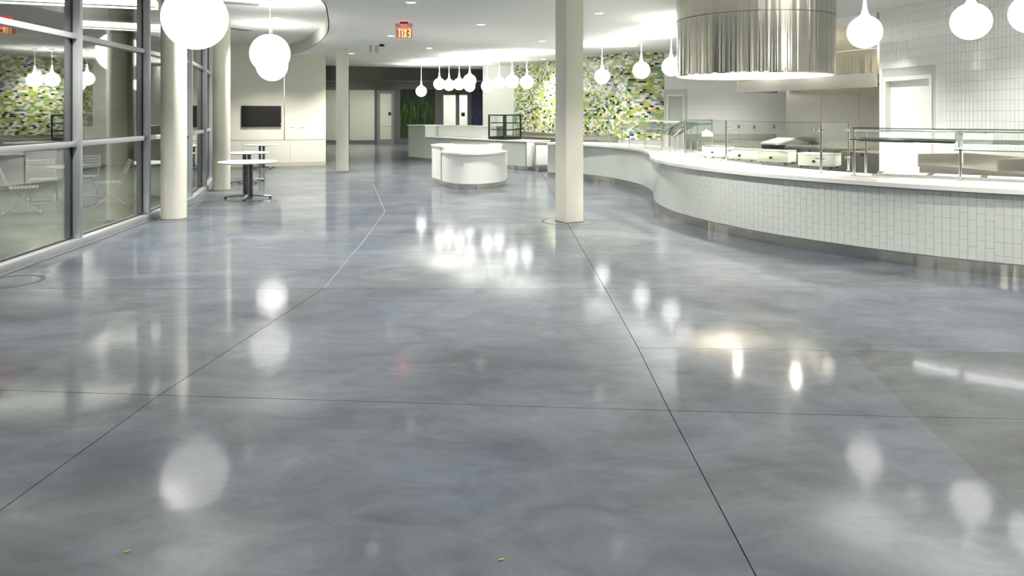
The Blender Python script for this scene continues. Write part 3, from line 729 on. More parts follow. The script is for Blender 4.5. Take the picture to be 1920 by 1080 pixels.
rl = bpy.data.lights.new('red_spill', 'POINT'); rl.energy = 0.5; rl.color = (1, 0.05, 0.06); rl.shadow_soft_size = 0.16
ro = bpy.data.objects.new('red_spill', rl); COL.objects.link(ro); ro.parent = ex; ro.location = (0, -0.07, -0.09)
# slot diffusers, bracket, sprinklers
def slots(c, ang, L, n, label):
    t = thing('slot_diffuser', label, 'air vent', (c[0], c[1], RCEIL), ang)
    obj('frame', MB().box(-L / 2, L / 2, -n * 0.045, n * 0.045, -0.006, 0), 'white_lam', t)
    for i in range(n):
        y = (i - (n - 1) / 2) * 0.085; obj('slot', MB().box(-L / 2 + 0.01, L / 2 - 0.01, y - 0.018, y + 0.018, -0.009, -0.004), 'black', t)
slots((-7.25, 18.5), math.radians(60), 0.95, 4, 'dark slot air diffuser in the raised ceiling above the glass wall end')
slots((-5.75, 14.1), math.radians(28), 1.3, 4, 'near slot air diffuser in the raised ceiling beside the largest globe')
br = thing('ceiling_bracket', 'white ceiling bracket with dark prongs left of the exit sign', 'bracket', (-3.68, 18.9, CEIL))
obj('plate', MB().rbox(-0.13, 0.13, -0.12, 0.12, -0.07, 0, 0.01), 'white_lam', br)
for x in (-0.12, -0.07, 0.04, 0.09): obj('prong', MB().rbox(x - 0.009, x + 0.009, -0.1, -0.08, -0.27, -0.07, 0.003), 'alum_dark', br)
obj('arm', MB().rbox(0.12, 0.25, -0.05, 0.05, -0.1, -0.04, 0.01), 'black', br)
for c, lab in [((-2.5, 18.4), 'tiny sprinkler cap in the ceiling below the exit sign'), ((0.45, 19.6), 'tiny sprinkler cap in the ceiling left of the near square column'),
               ((3.05, 15.6), 'tiny sprinkler cap in the ceiling left of the steel hood')]:
    t = thing('sprinkler', lab, 'sprinkler', (c[0], c[1], CEIL))
    obj('plate', MB().lathe([(0.04, 0), (0.04, -0.006), (0.001, -0.008)], 20), 'white_lam', t)
    obj('head', MB().lathe([(0.012, -0.006), (0.012, -0.03), (0.022, -0.034), (0.001, -0.036)], 12), 'chrome', t)

# ------------------------------------------------------------------ furniture on the left
tv = thing('television', 'flat black television mounted on the cream panel wall', 'television', (*along(TV0, TV1, 1.62, 0.02), 1.27), math.atan2(TV1[1] - TV0[1], TV1[0] - TV0[0]))
obj('case', MB().rbox(-0.6, 0.6, -0.07, 0, 0, 0.68, 0.006), 'black', tv)
obj('panel', MB().box(-0.585, 0.585, -0.072, -0.069, 0.018, 0.665), 'screen', tv)
obj('power_led', MB().lathe([(0.001, 0.0), (0.011, 0.001), (0.001, 0.022)], 10), 'red_led', tv, (0.585, -0.076, 0.08))
for s, lab, led in ((2.52, 'left of the small light switch plates on the cream panel wall', False), (2.64, 'middle small light switch plate on the cream panel wall', False), (2.88, 'white wall control with blue dot on the cream panel wall', True)):
    t = thing('wall_plate', lab, 'switch', (*along(TV0, TV1, s, 0.018), 1.24), math.atan2(TV1[1] - TV0[1], TV1[0] - TV0[0]))
    wv = 0.1 if led else 0.045
    obj('plate', MB().rbox(-wv, wv, -0.012, 0, 0, 0.12, 0.003), 'white_lam', t)
    obj('button' if led else 'rocker', MB().rbox(-wv * 0.5 - 0.012, -wv * 0.5 + 0.012 if led else wv * 0.4, -0.018, -0.012, 0.045, 0.075, 0.002), 'blue_led' if led else 'warm_white', t)
def round_table(c, r, ang, label, prof='white_lam'):
    t = thing('round_table', label, 'table', (c[0], c[1], 0), ang, 'white round tables')
    obj('tabletop', MB().lathe([(0.001, 0.712), (r - 0.05, 0.712), (r - 0.012, 0.724), (r, 0.732), (r - 0.004, 0.742), (0.001, 0.742)], 64), 'white_lam', t)
    for sx, sy in ((-1, -1), (1, -1), (-1, 1), (1, 1)):
        obj('post', MB().rbox(sx * 0.055 - 0.03, sx * 0.055 + 0.03, sy * 0.04 - 0.022, sy * 0.04 + 0.022, 0.03, 0.7, 0.008), 'alum_dark', t)
    obj('top_plate', MB().box(-0.16, 0.16, -0.16, 0.16, 0.698, 0.712), 'alum_dark', t)
    for k in range(4):
        a = PI / 4 + k * PI / 2; dx, dy = math.cos(a), math.sin(a)
        f = obj('foot', MB().tube([(dx * 0.06, dy * 0.06, 0.075), (dx * 0.44, dy * 0.44, 0.042)], [0.03, 0.022], 8), 'alum', t)
        obj('glide', MB().lathe([(0.001, 0), (0.022, 0), (0.022, 0.03), (0.001, 0.032)], 12), 'rubber', f, (dx * 0.43, dy * 0.43, 0))
    return t
round_table(px(465, 372), 0.575, math.radians(-35), 'nearest white round table with grey pedestal, by the round columns')
round_table(px(463, 341.8), 0.52, math.radians(4), 'middle white round table, partly behind the far round column')
round_table(px(491, 316), 0.52, math.radians(10), 'farthest white round table, below the television')

# white island
isl_pts = [(-1.66, 16.6), (-1.55, 16.3), (-1.40, 16.03), (-1.24, 15.84), (-1.07, 15.74), (-0.88, 15.72), (-0.70, 15.78), (-0.5, 15.93), (-0.3, 16.2), (-0.16, 16.55)]
isl = thing('service_island', 'white curved service island with stepped top and steel plinth', 'counter', (-1.0, 16.8, 0))
body = [(-1.98, 17.4)] + isl_pts + [(-0.12, 17.6), (-0.3, 18.1), (-1.85, 18.1)]
cxy = Vector((-1.02, 16.95))
def sc(pts, k): return [tuple(cxy + (Vector(p) - cxy) * k) for p in pts]
wobj('plinth', MB().prism(sc(body, 0.955), 0, 0.125), 'steel_kick', isl)
wobj('body', MB().prism(body, 0.125, 0.775), 'white_lam', isl)
wobj('side_seam', MB().prism([(-1.665, 16.615), (-1.655, 16.6), (-1.668, 16.596), (-1.678, 16.612)], 0.13, 0.9), 'alum_dark', isl)
up = [(-1.98, 17.4), (-1.66, 16.6)] + [tuple(cxy + (Vector(p) - cxy) * 0.80) for p in isl_pts[1:-1]] + [(-0.3, 16.75), (-0.25, 17.6), (-0.35, 18.1), (-1.85, 18.1)]
wobj('riser', MB().prism(up, 0.775, 0.9), 'white_lam', isl)
wobj('ledge', MB().prism(sc(isl_pts, 1.035) + [(-0.16, 17.0), (-1.35, 17.0), (-1.55, 16.62)], 0.776, 0.815), 'quartz', isl)
wobj('top_slab', MB().prism([tuple(cxy + (Vector(p) - cxy) * 1.03) for p in up], 0.9, 0.935), 'quartz', isl)
wobj('cold_well', MB().prism([(-1.45, 16.9), (-0.6, 16.9), (-0.6, 17.5), (-1.45, 17.5)], 0.9355, 0.945), 'steel', isl)
wobj('well_rim', MB().prism([(-1.5, 17.5), (-0.55, 17.5), (-0.55, 17.55), (-1.5, 17.55)], 0.9355, 0.975), 'steel', isl)

# far counter with raised end
E0, E1 = (-3.83, 26.0), (0.42, 21.05)
fc = thing('far_counter', 'long pale grey counter with raised left end in front of the lobby', 'counter', (E0[0], E0[1], 0))
Lf = math.dist(E0, E1)
def fb(name, s0, s1, o0, o1, z0, z1, m, par=None): return wobj(name, MB().prism([along(E0, E1, s0, o0), along(E0, E1, s1, o0), along(E0, E1, s1, o1), along(E0, E1, s0, o1)], z0, z1), m, par or fc)
SB = 1.12
fb('plinth', 0.05, Lf - 0.05, -0.06, -0.9, 0, 0.12, 'steel_kick')
fb('raised_block', 0, SB, 0, -0.95, 0.12, 1.24, 'grey_lam'); fb('front_panel', SB, Lf - 0.02, 0, -0.95, 0.12, 0.84, 'grey_lam')
fb('raised_top', -0.03, SB + 0.02, 0.04, -0.98, 1.25, 1.29, 'quartz'); fb('shadow_gap', 0, SB, -0.01, -0.9, 1.235, 1.25, 'alum_dark')
fb('upstand', SB + 0.002, SB + 3.35, -0.55, -0.95, 0.882, 1.25, 'white_lam'); fb('upstand_top', SB + 0.022, SB + 3.35, -0.53, -0.98, 1.252, 1.29, 'quartz')
fb('counter_top', SB + 0.002, Lf + 0.03, 0.05, -0.549, 0.85, 0.88, 'quartz')
fb('counter_top', SB + 3.355, Lf + 0.03, -0.551, -0.98, 0.85, 0.88, 'quartz')
fb('edge_shadow', SB, Lf, 0.005, -0.5, 0.84, 0.85, 'alum_dark')
fb('end_post', Lf - 0.02, Lf + 0.0, 0.006, -0.95, 0.12, 0.84, 'steel')
fb('end_panel', Lf + 0.001, Lf + 0.02, -0.02, -0.9, 0.12, 0.84, 'white_lam')
# white undercounter cabinet on legs
uc = thing('undercounter_cabinet', 'white panelled cabinet on short steel legs left of the square column', 'cabinet', (0.67, 20.6, 0))
obj('body', MB().rbox(0, 1.1, 0, 0.58, 0.2, 0.8, 0.01), 'white_lam', uc); obj('top', MB().rbox(-0.02, 1.12, -0.02, 0.59, 0.8, 0.85, 0.006), 'steel', uc)
obj('corner_trim', MB().box(-0.006, 0.03, -0.006, 0.0, 0.16, 0.8), 'steel', uc)
for x, y in ((0.08, 0.08), (1.02, 0.08), (0.08, 0.5), (1.02, 0.5)): obj('leg', MB().lathe([(0.001, 0), (0.035, 0), (0.03, 0.03), (0.022, 0.05), (0.022, 0.2), (0.001, 0.2)], 14), 'steel', uc, (x, y, 0))
# pastry case
pcx = along(E0, E1, 5.32, -0.14)
pc = thing('pastry_case', 'black framed glass pastry display case on the far counter', 'display case', (pcx[0], pcx[1], 0.882), math.atan2(E1[1] - E0[1], E1[0] - E0[0]))
a_, b_ = 0.78, 0.74    # along, depth
obj('base', MB().rbox(-a_, 0, 0, b_, 0, 0.09, 0.005), 'black', pc); obj('roof', MB().rbox(-a_, 0, 0, b_, 0.75, 0.79, 0.005), 'black', pc)
for x in (-a_ + 0.02, -0.02):
    for y in (0.02, b_ - 0.02): obj('post', MB().box(x - 0.02, x + 0.02, y - 0.02, y + 0.02, 0.09, 0.75), 'black', pc)
obj('front_glass', MB().box(-a_ + 0.04, -0.04, 0.01, 0.018, 0.09, 0.75), 'glass_clear', pc)
for x in (-a_ + 0.012, -0.018): obj('side_glass', MB().box(x, x + 0.006, 0.04, b_ - 0.04, 0.09, 0.75), 'glass_clear', pc)
for z in (0.31, 0.53):
    sh = obj('shelf', MB().box(-a_ + 0.05, -0.05, 0.08, b_ - 0.05, z, z + 0.012), 'glass_edge', pc)
    for x in (-a_ + 0.045, -0.07): obj('bracket', MB().box(x, x + 0.025, 0.06, b_ - 0.05, z - 0.025, z), 'black', sh)
obj('back_frame', MB().box(-a_ / 2 - 0.02, -a_ / 2 + 0.02, b_ - 0.02, b_ - 0.005, 0.09, 0.75), 'alum', pc)
# steel back counter under mosaic
bc = thing('mosaic_back_counter', 'low stainless back counter running under the mosaic wall', 'counter', (MO[0][0], MO[0][1], 0))
def mbx(name, s0, s1, o0, o1, z0, z1, m): return wobj(name, MB().prism([along(MO[0], MO[1], s0, o0), along(MO[0], MO[1], s1, o0), along(MO[0], MO[1], s1, o1), along(MO[0], MO[1], s0, o1)], z0, z1), m, bc)
mbx('cabinet', 0.1, 6.6, 0.02, 0.68, 0.1, 0.84, 'steel'); mbx('counter_top', 0.05, 6.6, 0.012, 0.72, 0.84, 0.88, 'steel'); mbx('upstand', 0.05, 6.6, 0.012, 0.03, 0.88, 1.0, 'steel'); mbx('toe_kick', 0.12, 6.6, 0.1, 0.6, 0, 0.1, 'alum_dark')

# ------------------------------------------------------------------ main curved serving counter
base = [(0.95, 18.75), (1.45, 18.5), (1.90, 18.1), (2.38, 17.26), (2.65, 16.4), (2.85, 15.4), (2.82, 14.2), (2.62, 13.0), (2.53, 12.2), (2.55, 11.6), (2.62, 11.1), (2.80, 10.4), (3.01, 9.86), (3.26, 9.33), (3.55, 8.88), (4.02, 8.30), (4.47, 7.83), (4.95, 7.44), (5.35, 7.17), (5.95, 6.84)]
cc = resample(smooth(base, 8), 0.0785)
sc_ = thing('serving_counter', 'long white tiled serving counter sweeping in an S curve', 'counter', (2.8, 10.4, 0))
cs = cc[::2] if (len(cc) % 2) else cc[::2] + [cc[-1]]
wobj('plinth', MB().strip(cs, 0.016, 0.55, 0, 0.135), 'steel_kick', sc_)
wobj('plinth_trim', MB().strip(cs, 0.004, 0.016, 0.13, 0.138), 'steel', sc_)
wobj('core', MB().strip(cs, 0.008, 0.6, 0.138, 0.868), 'grout', sc_)
wobj('counter_top', MB().strip(cs, -0.07, 1.05, 0.872, 0.92), 'quartz', sc_)
wobj('edge_channel', MB().strip(cs, -0.01, 0.02, 0.858, 0.872), 'alum', sc_)
for d in (0.09, 0.17, 0.25): wobj('tray_rib', MB().strip(cs[4:], d - 0.006, d + 0.006, 0.918, 0.9204), 'steel', sc_)
# tiles on the curved front: near ones singly, the rest joined
TZ0, TZ1, TT = 0.142, 0.856, 0.143
full = MB().rbox(0.0008, 0.0777, -0.003, 0.01, 0.0008, TT - 0.0008, 0.002, 1).mesh('tile', 'tile_glass')
half = MB().rbox(0.0008, 0.0777, -0.003, 0.01, 0.0008, TT / 2 - 0.0008, 0.002, 1).mesh('tile_half', 'tile_glass')
cand = []
rnd = random.Random(11)
for i in range(len(cc) - 1):
    a, b = cc[i], cc[i + 1]; z = TZ0; st = i % 2 if rnd.random() < 0.85 else rnd.randint(0, 1)
    first = True
    while z < TZ1 - 0.03:
        hh = TT / 2 if (first and st) or (z + TT > TZ1 + 0.01) else TT
        X = 960 + FPX * a[0] / a[1]
        cand.append(((0 if X < 1925 else 1, a[1]), i, z, hh)); z += hh; first = False
cand.sort(key=lambda q: q[0])
L0 = sc_.location
for n_, q in enumerate(cand):
    if n_ == 300: break
    a, b = cc[q[1]], cc[q[1] + 1]
    # facing side lies to the right of travel; local -y of the tile points there
    o = obj('tile', full if q[3] > TT * 0.7 else half, None, sc_, (a[0] - L0.x, a[1] - L0.y, q[2]), math.atan2(b[1] - a[1], b[0] - a[0]))
rest = MB(); rest.keep = True
for q in cand[300:]:
    a, b = cc[q[1]], cc[q[1] + 1]; L = math.dist(a, b)
    tilebox(rest, a, b, 0.0008, L - 0.0008, q[2] + 0.0008, q[2] + q[3] - 0.0008, 0.003)
    t_ = len(rest.v)
    rest.v[-8:] = [(p[0], p[1], p[2]) for p in rest.v[-8:]]
o = wobj('front_tiles', rest, 'tile_glass', sc_); o['kind'] = 'stuff'

# ---- sneeze guards
def pole(root, p, z0, z1, r=0.016, name='post', m='chrome'):
    o = wobj(name, MB().tube([(p[0], p[1], z0), (p[0], p[1], z1)], r, 12), m, root)
    obj('flange', MB().lathe([(0.001, 0), (0.035, 0), (0.035, 0.008), (r, 0.012)], 16), m, o, (p[0] - root.location.x, p[1] - root.location.y, z0 - root.location.z))
    return o
def vpane(root, a, b, z0, z1, th=0.012):
    t = (Vector(b) - Vector(a)).normalized(); n = Vector((-t.y, t.x)) * th / 2
    q = [(a[0] + n.x, a[1] + n.y), (b[0] + n.x, b[1] + n.y), (b[0] - n.x, b[1] - n.y), (a[0] - n.x, a[1] - n.y)]
    o = wobj('pane', MB().prism(q, z0, z1), 'glass_clear', root)
    wobj('polished_edge', MB().prism(q, z1, z1 + 0.004), 'glass_edge', root); return o
g2 = thing('upright_guard', 'tall upright glass food guard around the square warmers', 'sneeze guard', (3.46, 11.3, 0.921))
GP = {'a': (3.18, 12.95), 'b': (3.95, 13.9), 'c': (3.44, 11.3), 'd': (4.04, 9.2), 'e': (4.62, 9.66)}
for k in 'abcde': pole(g2, GP[k], 0.921, 1.59)
for a, b in (('a', 'b'), ('a', 'c'), ('c', 'd'), ('d', 'e')):
    A, B = GP[a], GP[b]; A2_, B2_ = interp(A, B, 0.02), interp(A, B, 0.98)
    vpane(g2, A2_, B2_, 0.96, 1.58)
for a, b in (('c', 'd'), ('d', 'e')):
    for t in (0.04, 0.96):
        p = interp(GP[a], GP[b], t)
        for z in (1.1, 1.48): wobj('clamp', MB().rbox(p[0] - 0.03, p[0] + 0.03, p[1] - 0.02, p[1] + 0.02, z - 0.015, z + 0.015, 0.004), 'chrome', g2)
wobj('top_rail', MB().tube([(*interp(GP['a'], GP['b'], 0.05), 1.5), (*interp(GP['a'], GP['b'], 0.95), 1.5)], 0.012), 'chrome', g2)
# low double shelf guard at right
g3 = thing('shelf_guard', 'long horizontal glass shelf guard with light bar over the food wells', 'sneeze guard', (4.4, 8.85, 0.921))
F = [(4.30, 8.85), (5.06, 8.0), (6.3, 7.15)]; R = [(4.60, 9.15), (5.35, 8.35), (6.6, 7.5)]
for p in (F[0], R[0]): pole(g3, p, 0.921, 1.5)
for p in (F[2], R[2]): pole(g3, p, 0.921, 1.5)
pole(g3, interp(F[1], R[1], 0.55), 0.921, 1.5)
for i in (0, 1):
    def sh(f0, f1, z, nm='shelf_pane'):
        q = [interp(F[i], R[i], f0), interp(F[i + 1], R[i + 1], f0), interp(F[i + 1], R[i + 1], f1), interp(F[i], R[i], f1)]
        o = wobj(nm, MB().prism(q, z, z + 0.01), 'glass_clear', g3)
        e = [interp(F[i], R[i], f0 - 0.012), interp(F[i + 1], R[i + 1], f0 - 0.012), interp(F[i + 1], R[i + 1], f0), interp(F[i], R[i], f0)]
        wobj('polished_edge', MB().prism(e, z, z + 0.01), 'glass_edge', g3)
    sh(-0.15, 1.05, 1.515)
    wobj('top_rail', MB().tube([(*F[i], 1.49), (*F[i + 1], 1.49)], 0.011), 'chrome', g3)
    # tilted front pane
    zl = 1.375 if i == 0 else 1.29; fo = -0.35 if i == 0 else -0.5
    a, b, c, d = interp(F[i], R[i], 0.0), interp(F[i + 1], R[i + 1], 0.0), interp(F[i + 1], R[i + 1], fo), interp(F[i], R[i], fo)
    mbp = MB(); nv = 0.008
    mbp.raw([(*d, zl), (*c, zl), (*b, 1.47), (*a, 1.47), (*d, zl + nv), (*c, zl + nv), (*b, 1.478), (*a, 1.478)], [(0, 3, 2, 1), (4, 5, 6, 7), (0, 1, 5, 4), (1, 2, 6, 5), (2, 3, 7, 6), (3, 0, 4, 7)])
    wobj('front_pane', mbp, 'glass_clear', g3)
    e = [d, c, interp(F[i + 1], R[i + 1], fo - 0.02), interp(F[i], R[i], fo - 0.02)]
    wobj('polished_edge', MB().prism(e, zl, zl + 0.009), 'glass_edge', g3)
    # light bar
    q = [interp(F[i], R[i], 0.45), interp(F[i + 1], R[i + 1], 0.45), interp(F[i + 1], R[i + 1], 0.75), interp(F[i], R[i], 0.75)]
    lb = wobj('light_bar', MB().prism(q, 1.345, 1.40), 'steel', g3)
    q2 = [interp(F[i], R[i], 0.58), interp(F[i + 1], R[i + 1], 0.58), interp(F[i + 1], R[i + 1], 0.62), interp(F[i], R[i], 0.62)]
    u0 = 0.55 if i == 0 else 0.02
    m_ = MB().prism([interp(q2[0], q2[1], u0), interp(q2[0], q2[1], 0.99), interp(q2[3], q2[2], 0.99), interp(q2[3], q2[2], u0)], 1.338, 1.345)
    m_.v = [(p[0] - L_.x, p[1] - L_.y, p[2] - L_.z) for L_ in [g3.location] for p in m_.v]
    obj('led_strip', m_, 'led_bar', lb)
wobj('clamp_bracket', MB().rbox(5.1, 5.16, 8.05, 8.11, 1.3, 1.5, 0.005), 'chrome', g3)
# far tilted guards
g1 = thing('tilted_guard', 'row of tilted glass guards on slim posts before the mosaic wall', 'sneeze guard', (2.6, 16.4, 0.921))
ga = resample(offset(smooth(base, 8), 0.42), 0.9); ga = [p for p in ga if 13.4 < p[1] < 18.3]
gb = resample(offset(smooth(base, 8), 0.85), 0.9)
gi = offset(ga, 0.42)
for a, b in zip(ga, gi): pole(g1, a, 0.921, 1.26, 0.012); pole(g1, b, 0.921, 1.52, 0.012)
for i in range(len(ga) - 1):
    a, b, c, d = ga[i], ga[i + 1], gi[i + 1], gi[i]; a, d, b, c = interp(a, b, 0.03), interp(d, c, 0.03), interp(a, b, 0.97), interp(d, c, 0.97)
    mbp = MB(); mbp.raw([(*a, 1.25), (*b, 1.25), (*c, 1.5), (*d, 1.5), (*a, 1.26), (*b, 1.26), (*c, 1.51), (*d, 1.51)], [(0, 3, 2, 1), (4, 5, 6, 7), (0, 1, 5, 4), (1, 2, 6, 5), (2, 3, 7, 6), (3, 0, 4, 7)])
    wobj('tilted_pane', mbp, 'glass_clear', g1)
    wobj('polished_edge', MB().tube([(*b, 1.25), (*c, 1.505)], 0.007, 6), 'glass_edge', g1)
    wobj('top_rail', MB().tube([(*gi[i], 1.52), (*gi[i + 1], 1.52)], 0.012), 'chrome', g1)

# ---- square warmers on the counter
def warmer(c, ang, sx, sy, h, label):
    t = thing('countertop_warmer', label, 'warmer', (c[0], c[1], 0.921), ang, 'square warmers on the serving counter')
    obj('body', MB().rbox(-sx / 2, sx / 2, -sy / 2, sy / 2, 0.035, h, 0.008), 'warm_white', t)
    obj('lid', MB().rbox(-sx / 2 - 0.008, sx / 2 + 0.008, -sy / 2 - 0.008, sy / 2 + 0.008, h, h + 0.012, 0.004), 'steel', t)
    o = obj('knob', MB().lathe([(0.001, 0), (0.024, 0), (0.02, 0.022), (0.001, 0.024)], 16), 'knob', t, (-sx * 0.06, -sy / 2, h * 0.5)); o.rotation_euler.x = PI / 2
    for x in (-1, 1):
        for y in (-1, 1): obj('foot', MB().box(x * sx * 0.4 - 0.02, x * sx * 0.4 + 0.02, y * sy * 0.42 - 0.02, y * sy * 0.42 + 0.02, 0, 0.035), 'knob', t)
    obj('cord', MB().tube([(-sx * 0.3, -sy / 2 - 0.0, 0.02), (-sx * 0.35, -sy / 2 - 0.1, 0.008), (-sx * 0.6, -sy / 2 - 0.13, 0.008), (-sx * 0.75, -sy / 2 - 0.09, 0.008)], 0.007, 6), 'cord', t)
warmer((4.42, 10.12), math.radians(-38), 0.5, 0.36, 0.2, 'nearest square warmer with dark knob behind the upright glass')
warmer((4.12, 10.95), math.radians(-42), 0.48, 0.34, 0.2, 'second nearest square warmer with dark knob')
warmer((3.85, 11.6), math.radians(-45), 0.45, 0.32, 0.19, 'third square warmer, right of the middle glass post')
warmer((3.62, 12.35), math.radians(-45), 0.45, 0.32, 0.21, 'farthest square warmer, left of the middle glass post')
# food wells at right
fw = thing('food_well_unit', 'row of sunken steel food wells under the glass shelf guard', 'food wells', (4.75, 9.2, 0.921))
W0, W1 = (4.72, 8.95), (6.6, 7.62)
Lw = math.dist(W0, W1)
def fwx(name, s0, s1, o0, o1, z0, z1, m, par=None): return wobj(name, MB().prism([along(W0, W1, s0, o0), along(W0, W1, s1, o0), along(W0, W1, s1, o1), along(W0, W1, s0, o1)], z0, z1), m, par or fw)
fwx('rim', -0.1, Lw, 0.2, 0.23, 0.921, 0.945, 'steel'); fwx('rim', -0.1, Lw, -0.3, -0.27, 0.921, 0.945, 'steel'); fwx('deck', -0.1, Lw, -0.27, 0.2, 0.9212, 0.926, 'steel')
for k in range(4):
    s = 0.0 + k * 0.55
    m_ = MB(); a0 = [along(W0, W1, s, 0.17), along(W0, W1, s + 0.48, 0.17), along(W0, W1, s + 0.48, -0.24), along(W0, W1, s, -0.24)]
    cpt = Vector(((a0[0][0] + a0[2][0]) / 2, (a0[0][1] + a0[2][1]) / 2))
    a1 = [tuple(cpt + (Vector(p) - cpt) * 0.86) for p in a0]
    m_.raw([(*p, 0.95) for p in a0] + [(*p, 0.95) for p in a1] + [(*tuple(cpt + (Vector(p) - cpt) * 0.8), 0.929) for p in a0], [(i, (i + 1) % 4, 4 + (i + 1) % 4, 4 + i) for i in range(4)] + [(4 + i, 4 + (i + 1) % 4, 8 + (i + 1) % 4, 8 + i) for i in range(4)] + [(8, 9, 10, 11)])
    m_.raw([(*p, 0.95) for p in a0] + [(*p, 0.927) for p in a0], [(i, 4 + i, 4 + (i + 1) % 4, (i + 1) % 4) for i in range(4)])
    wobj('pan', m_, 'pan', fw)
# steel prep table behind, at right
T0, T1, T2 = (6.45, 10.7), (6.68, 9.3), (6.76, 8.35)
pt = thing('prep_table', 'stainless prep table with raised backsplash along the tiled wall', 'table', (6.45, 10.7, 0))
pp = [T0, T1, T2]
wobj('worktop', MB().strip(pp, 0.66, -0.32, 0.9, 0.945), 'steel', pt)
wobj('backsplash', MB().prism([(6.16, 10.66), (6.9, 10.8), (6.9, 10.83), (6.16, 10.69)], 0.945, 1.09), 'steel', pt)
wobj('rear_splash', MB().strip([(6.92, 10.8), (7.1, 9.3), (7.17, 8.35)], 0, 0.03, 0.945, 1.1), 'steel', pt)
wobj('divider', MB().prism([(6.46, 9.35), (7.05, 9.5), (7.05, 9.53), (6.46, 9.38)], 0.945, 1.09), 'steel', pt)
wobj('apron', MB().strip(pp, -0.27, -0.29, 0.78, 0.9), 'steel', pt)
wobj('shelf', MB().strip(pp, 0.4, -0.25, 0.3, 0.33), 'steel', pt)
for p in offset(pp, -0.24) + offset(pp, 0.4): wobj('leg', MB().tube([(*p, 0), (*p, 0.9)], 0.025, 10), 'steel', pt)
for s in (0.25, 0.75):
    p = interp(T0, T1, s); wobj('bin', MB().rbox(p[0] - 0.18, p[0] + 0.25, p[1] - 0.3, p[1] + 0.3, 0.4, 0.74, 0.01), 'white_lam', pt)
fa = thing('tap', 'slim dark tap standing on the prep table', 'tap', (6.66, 8.75, 0.9455)); obj('spout', MB().tube([(0, 0, 0), (0, 0, 0.2), (-0.03, -0.01, 0.24)], 0.012), 'alum_dark', fa); obj('base', MB().lathe([(0.03, 0), (0.03, 0.02), (0.001, 0.022)], 14), 'chrome', fa)
# outlets on the tiled wall
def outlet(p, z, ang, label):
    t = thing('wall_outlet', label, 'outlet', (p[0], p[1], z), ang)
    obj('plate', MB().rbox(-0.045, 0.045, -0.01, 0, 0, 0.12, 0.003), 'steel', t); obj('socket', MB().box(-0.018, 0.018, -0.013, -0.01, 0.03, 0.09), 'alum_dark', t)
for x, lab in ((1385, 'left of three steel outlets on the white kitchen tiles'), (1414, 'middle of three steel outlets on the white kitchen tiles'), (1451, 'right of three steel outlets on the white kitchen tiles')):
    outlet(((x - 960) * (YB - 0.01) / FPX, YB - 0.01), 1.24, 0, lab)
ka = math.atan2(K[2][1] - K[1][1], K[2][0] - K[1][0])
outlet(along(K[1], K[2], 1.5, 0.01), 1.33, ka, 'steel outlet on the right tiled wall above the prep table')
# back steel counter at tile wall
kc = thing('kitchen_back_counter', 'stainless counter with low backsplash against the white kitchen tiles', 'counter', (6.6, 21.0, 0))
obj('cabinet', MB().box(-1.3, 1.4, -0.3, 0.42, 0.1, 0.86), 'steel', kc); obj('worktop', MB().rbox(-1.33, 1.45, -0.36, 0.44, 0.86, 0.9, 0.005), 'steel', kc)
obj('backsplash', MB().box(-1.33, 1.45, 0.44, 0.47, 0.9, 1.08), 'steel', kc); obj('toe_kick', MB().box(-1.25, 1.35, -0.2, 0.4, 0, 0.1), 'alum_dark', kc)
# cook line under canopy
ck = thing('cook_line', 'stainless griddle range with knobs under the boxy canopy', 'range', (HB0[0], HB0[1], 0))
def ckx(name, s0, s1, o0, o1, z0, z1, m, par=None): return wobj(name, MB().prism([along(HB0, HB1, s0, o0), along(HB0, HB1, s1, o0), along(HB0, HB1, s1, o1), along(HB0, HB1, s0, o1)], z0, z1), m, par or ck)
ckx('cabinet', 0.1, 3.6, 0.03, 0.85, 0.12, 0.84, 'steel'); ckx('toe_kick', 0.15, 3.55, 0.1, 0.75, 0, 0.12, 'black')
ckx('griddle_plate', 0.9, 2.4, 0.05, 0.85, 0.94, 0.97, 'steel'); ckx('griddle_body', 0.9, 2.4, 0.05, 0.88, 0.84, 0.94, 'alum_dark'); ckx('burner_top', 2.45, 3.6, 0.05, 0.85, 0.84, 0.92, 'steel')
ckx('splash_rim', 0.1, 3.6, 0.025, 0.05, 0.84, 1.1, 'steel')
for k in range(7):
    p = along(HB0, HB1, 1.0 + k * 0.35, 0.89)
    o = obj('knob', MB().lathe([(0.001, 0), (0.03, 0), (0.025, 0.03), (0.001, 0.032)], 14), 'knob', ck, (p[0] - HB0[0], p[1] - HB0[1], 0.88)); o.rotation_euler = (PI / 2, 0, math.atan2(HB1[1] - HB0[1], HB1[0] - HB0[0]))
sl = thing('sandwich_press', 'dark countertop press with white sloping lid behind the warmers', 'appliance', (*along(HB0, HB1, 0.35, 0.58), 0.842), math.atan2(HB1[1] - HB0[1], HB1[0] - HB0[0]))
obj('base', MB().rbox(-0.28, 0.28, -0.25, 0.25, 0, 0.12, 0.01), 'black', sl)
obj('lid', MB().raw([(-0.28, -0.27, 0.12), (0.28, -0.27, 0.12), (0.28, 0.25, 0.24), (-0.28, 0.25, 0.24), (-0.28, -0.27, 0.16), (0.28, -0.27, 0.16), (0.28, 0.25, 0.28), (-0.28, 0.25, 0.28)], [(0, 3, 2, 1), (4, 5, 6, 7), (0, 1, 5, 4), (1, 2, 6, 5), (2, 3, 7, 6), (3, 0, 4, 7)]), 'white_lam', sl)
obj('handle', MB().tube([(-0.2, -0.3, 0.15), (0.2, -0.3, 0.15)], 0.012), 'chrome', sl)

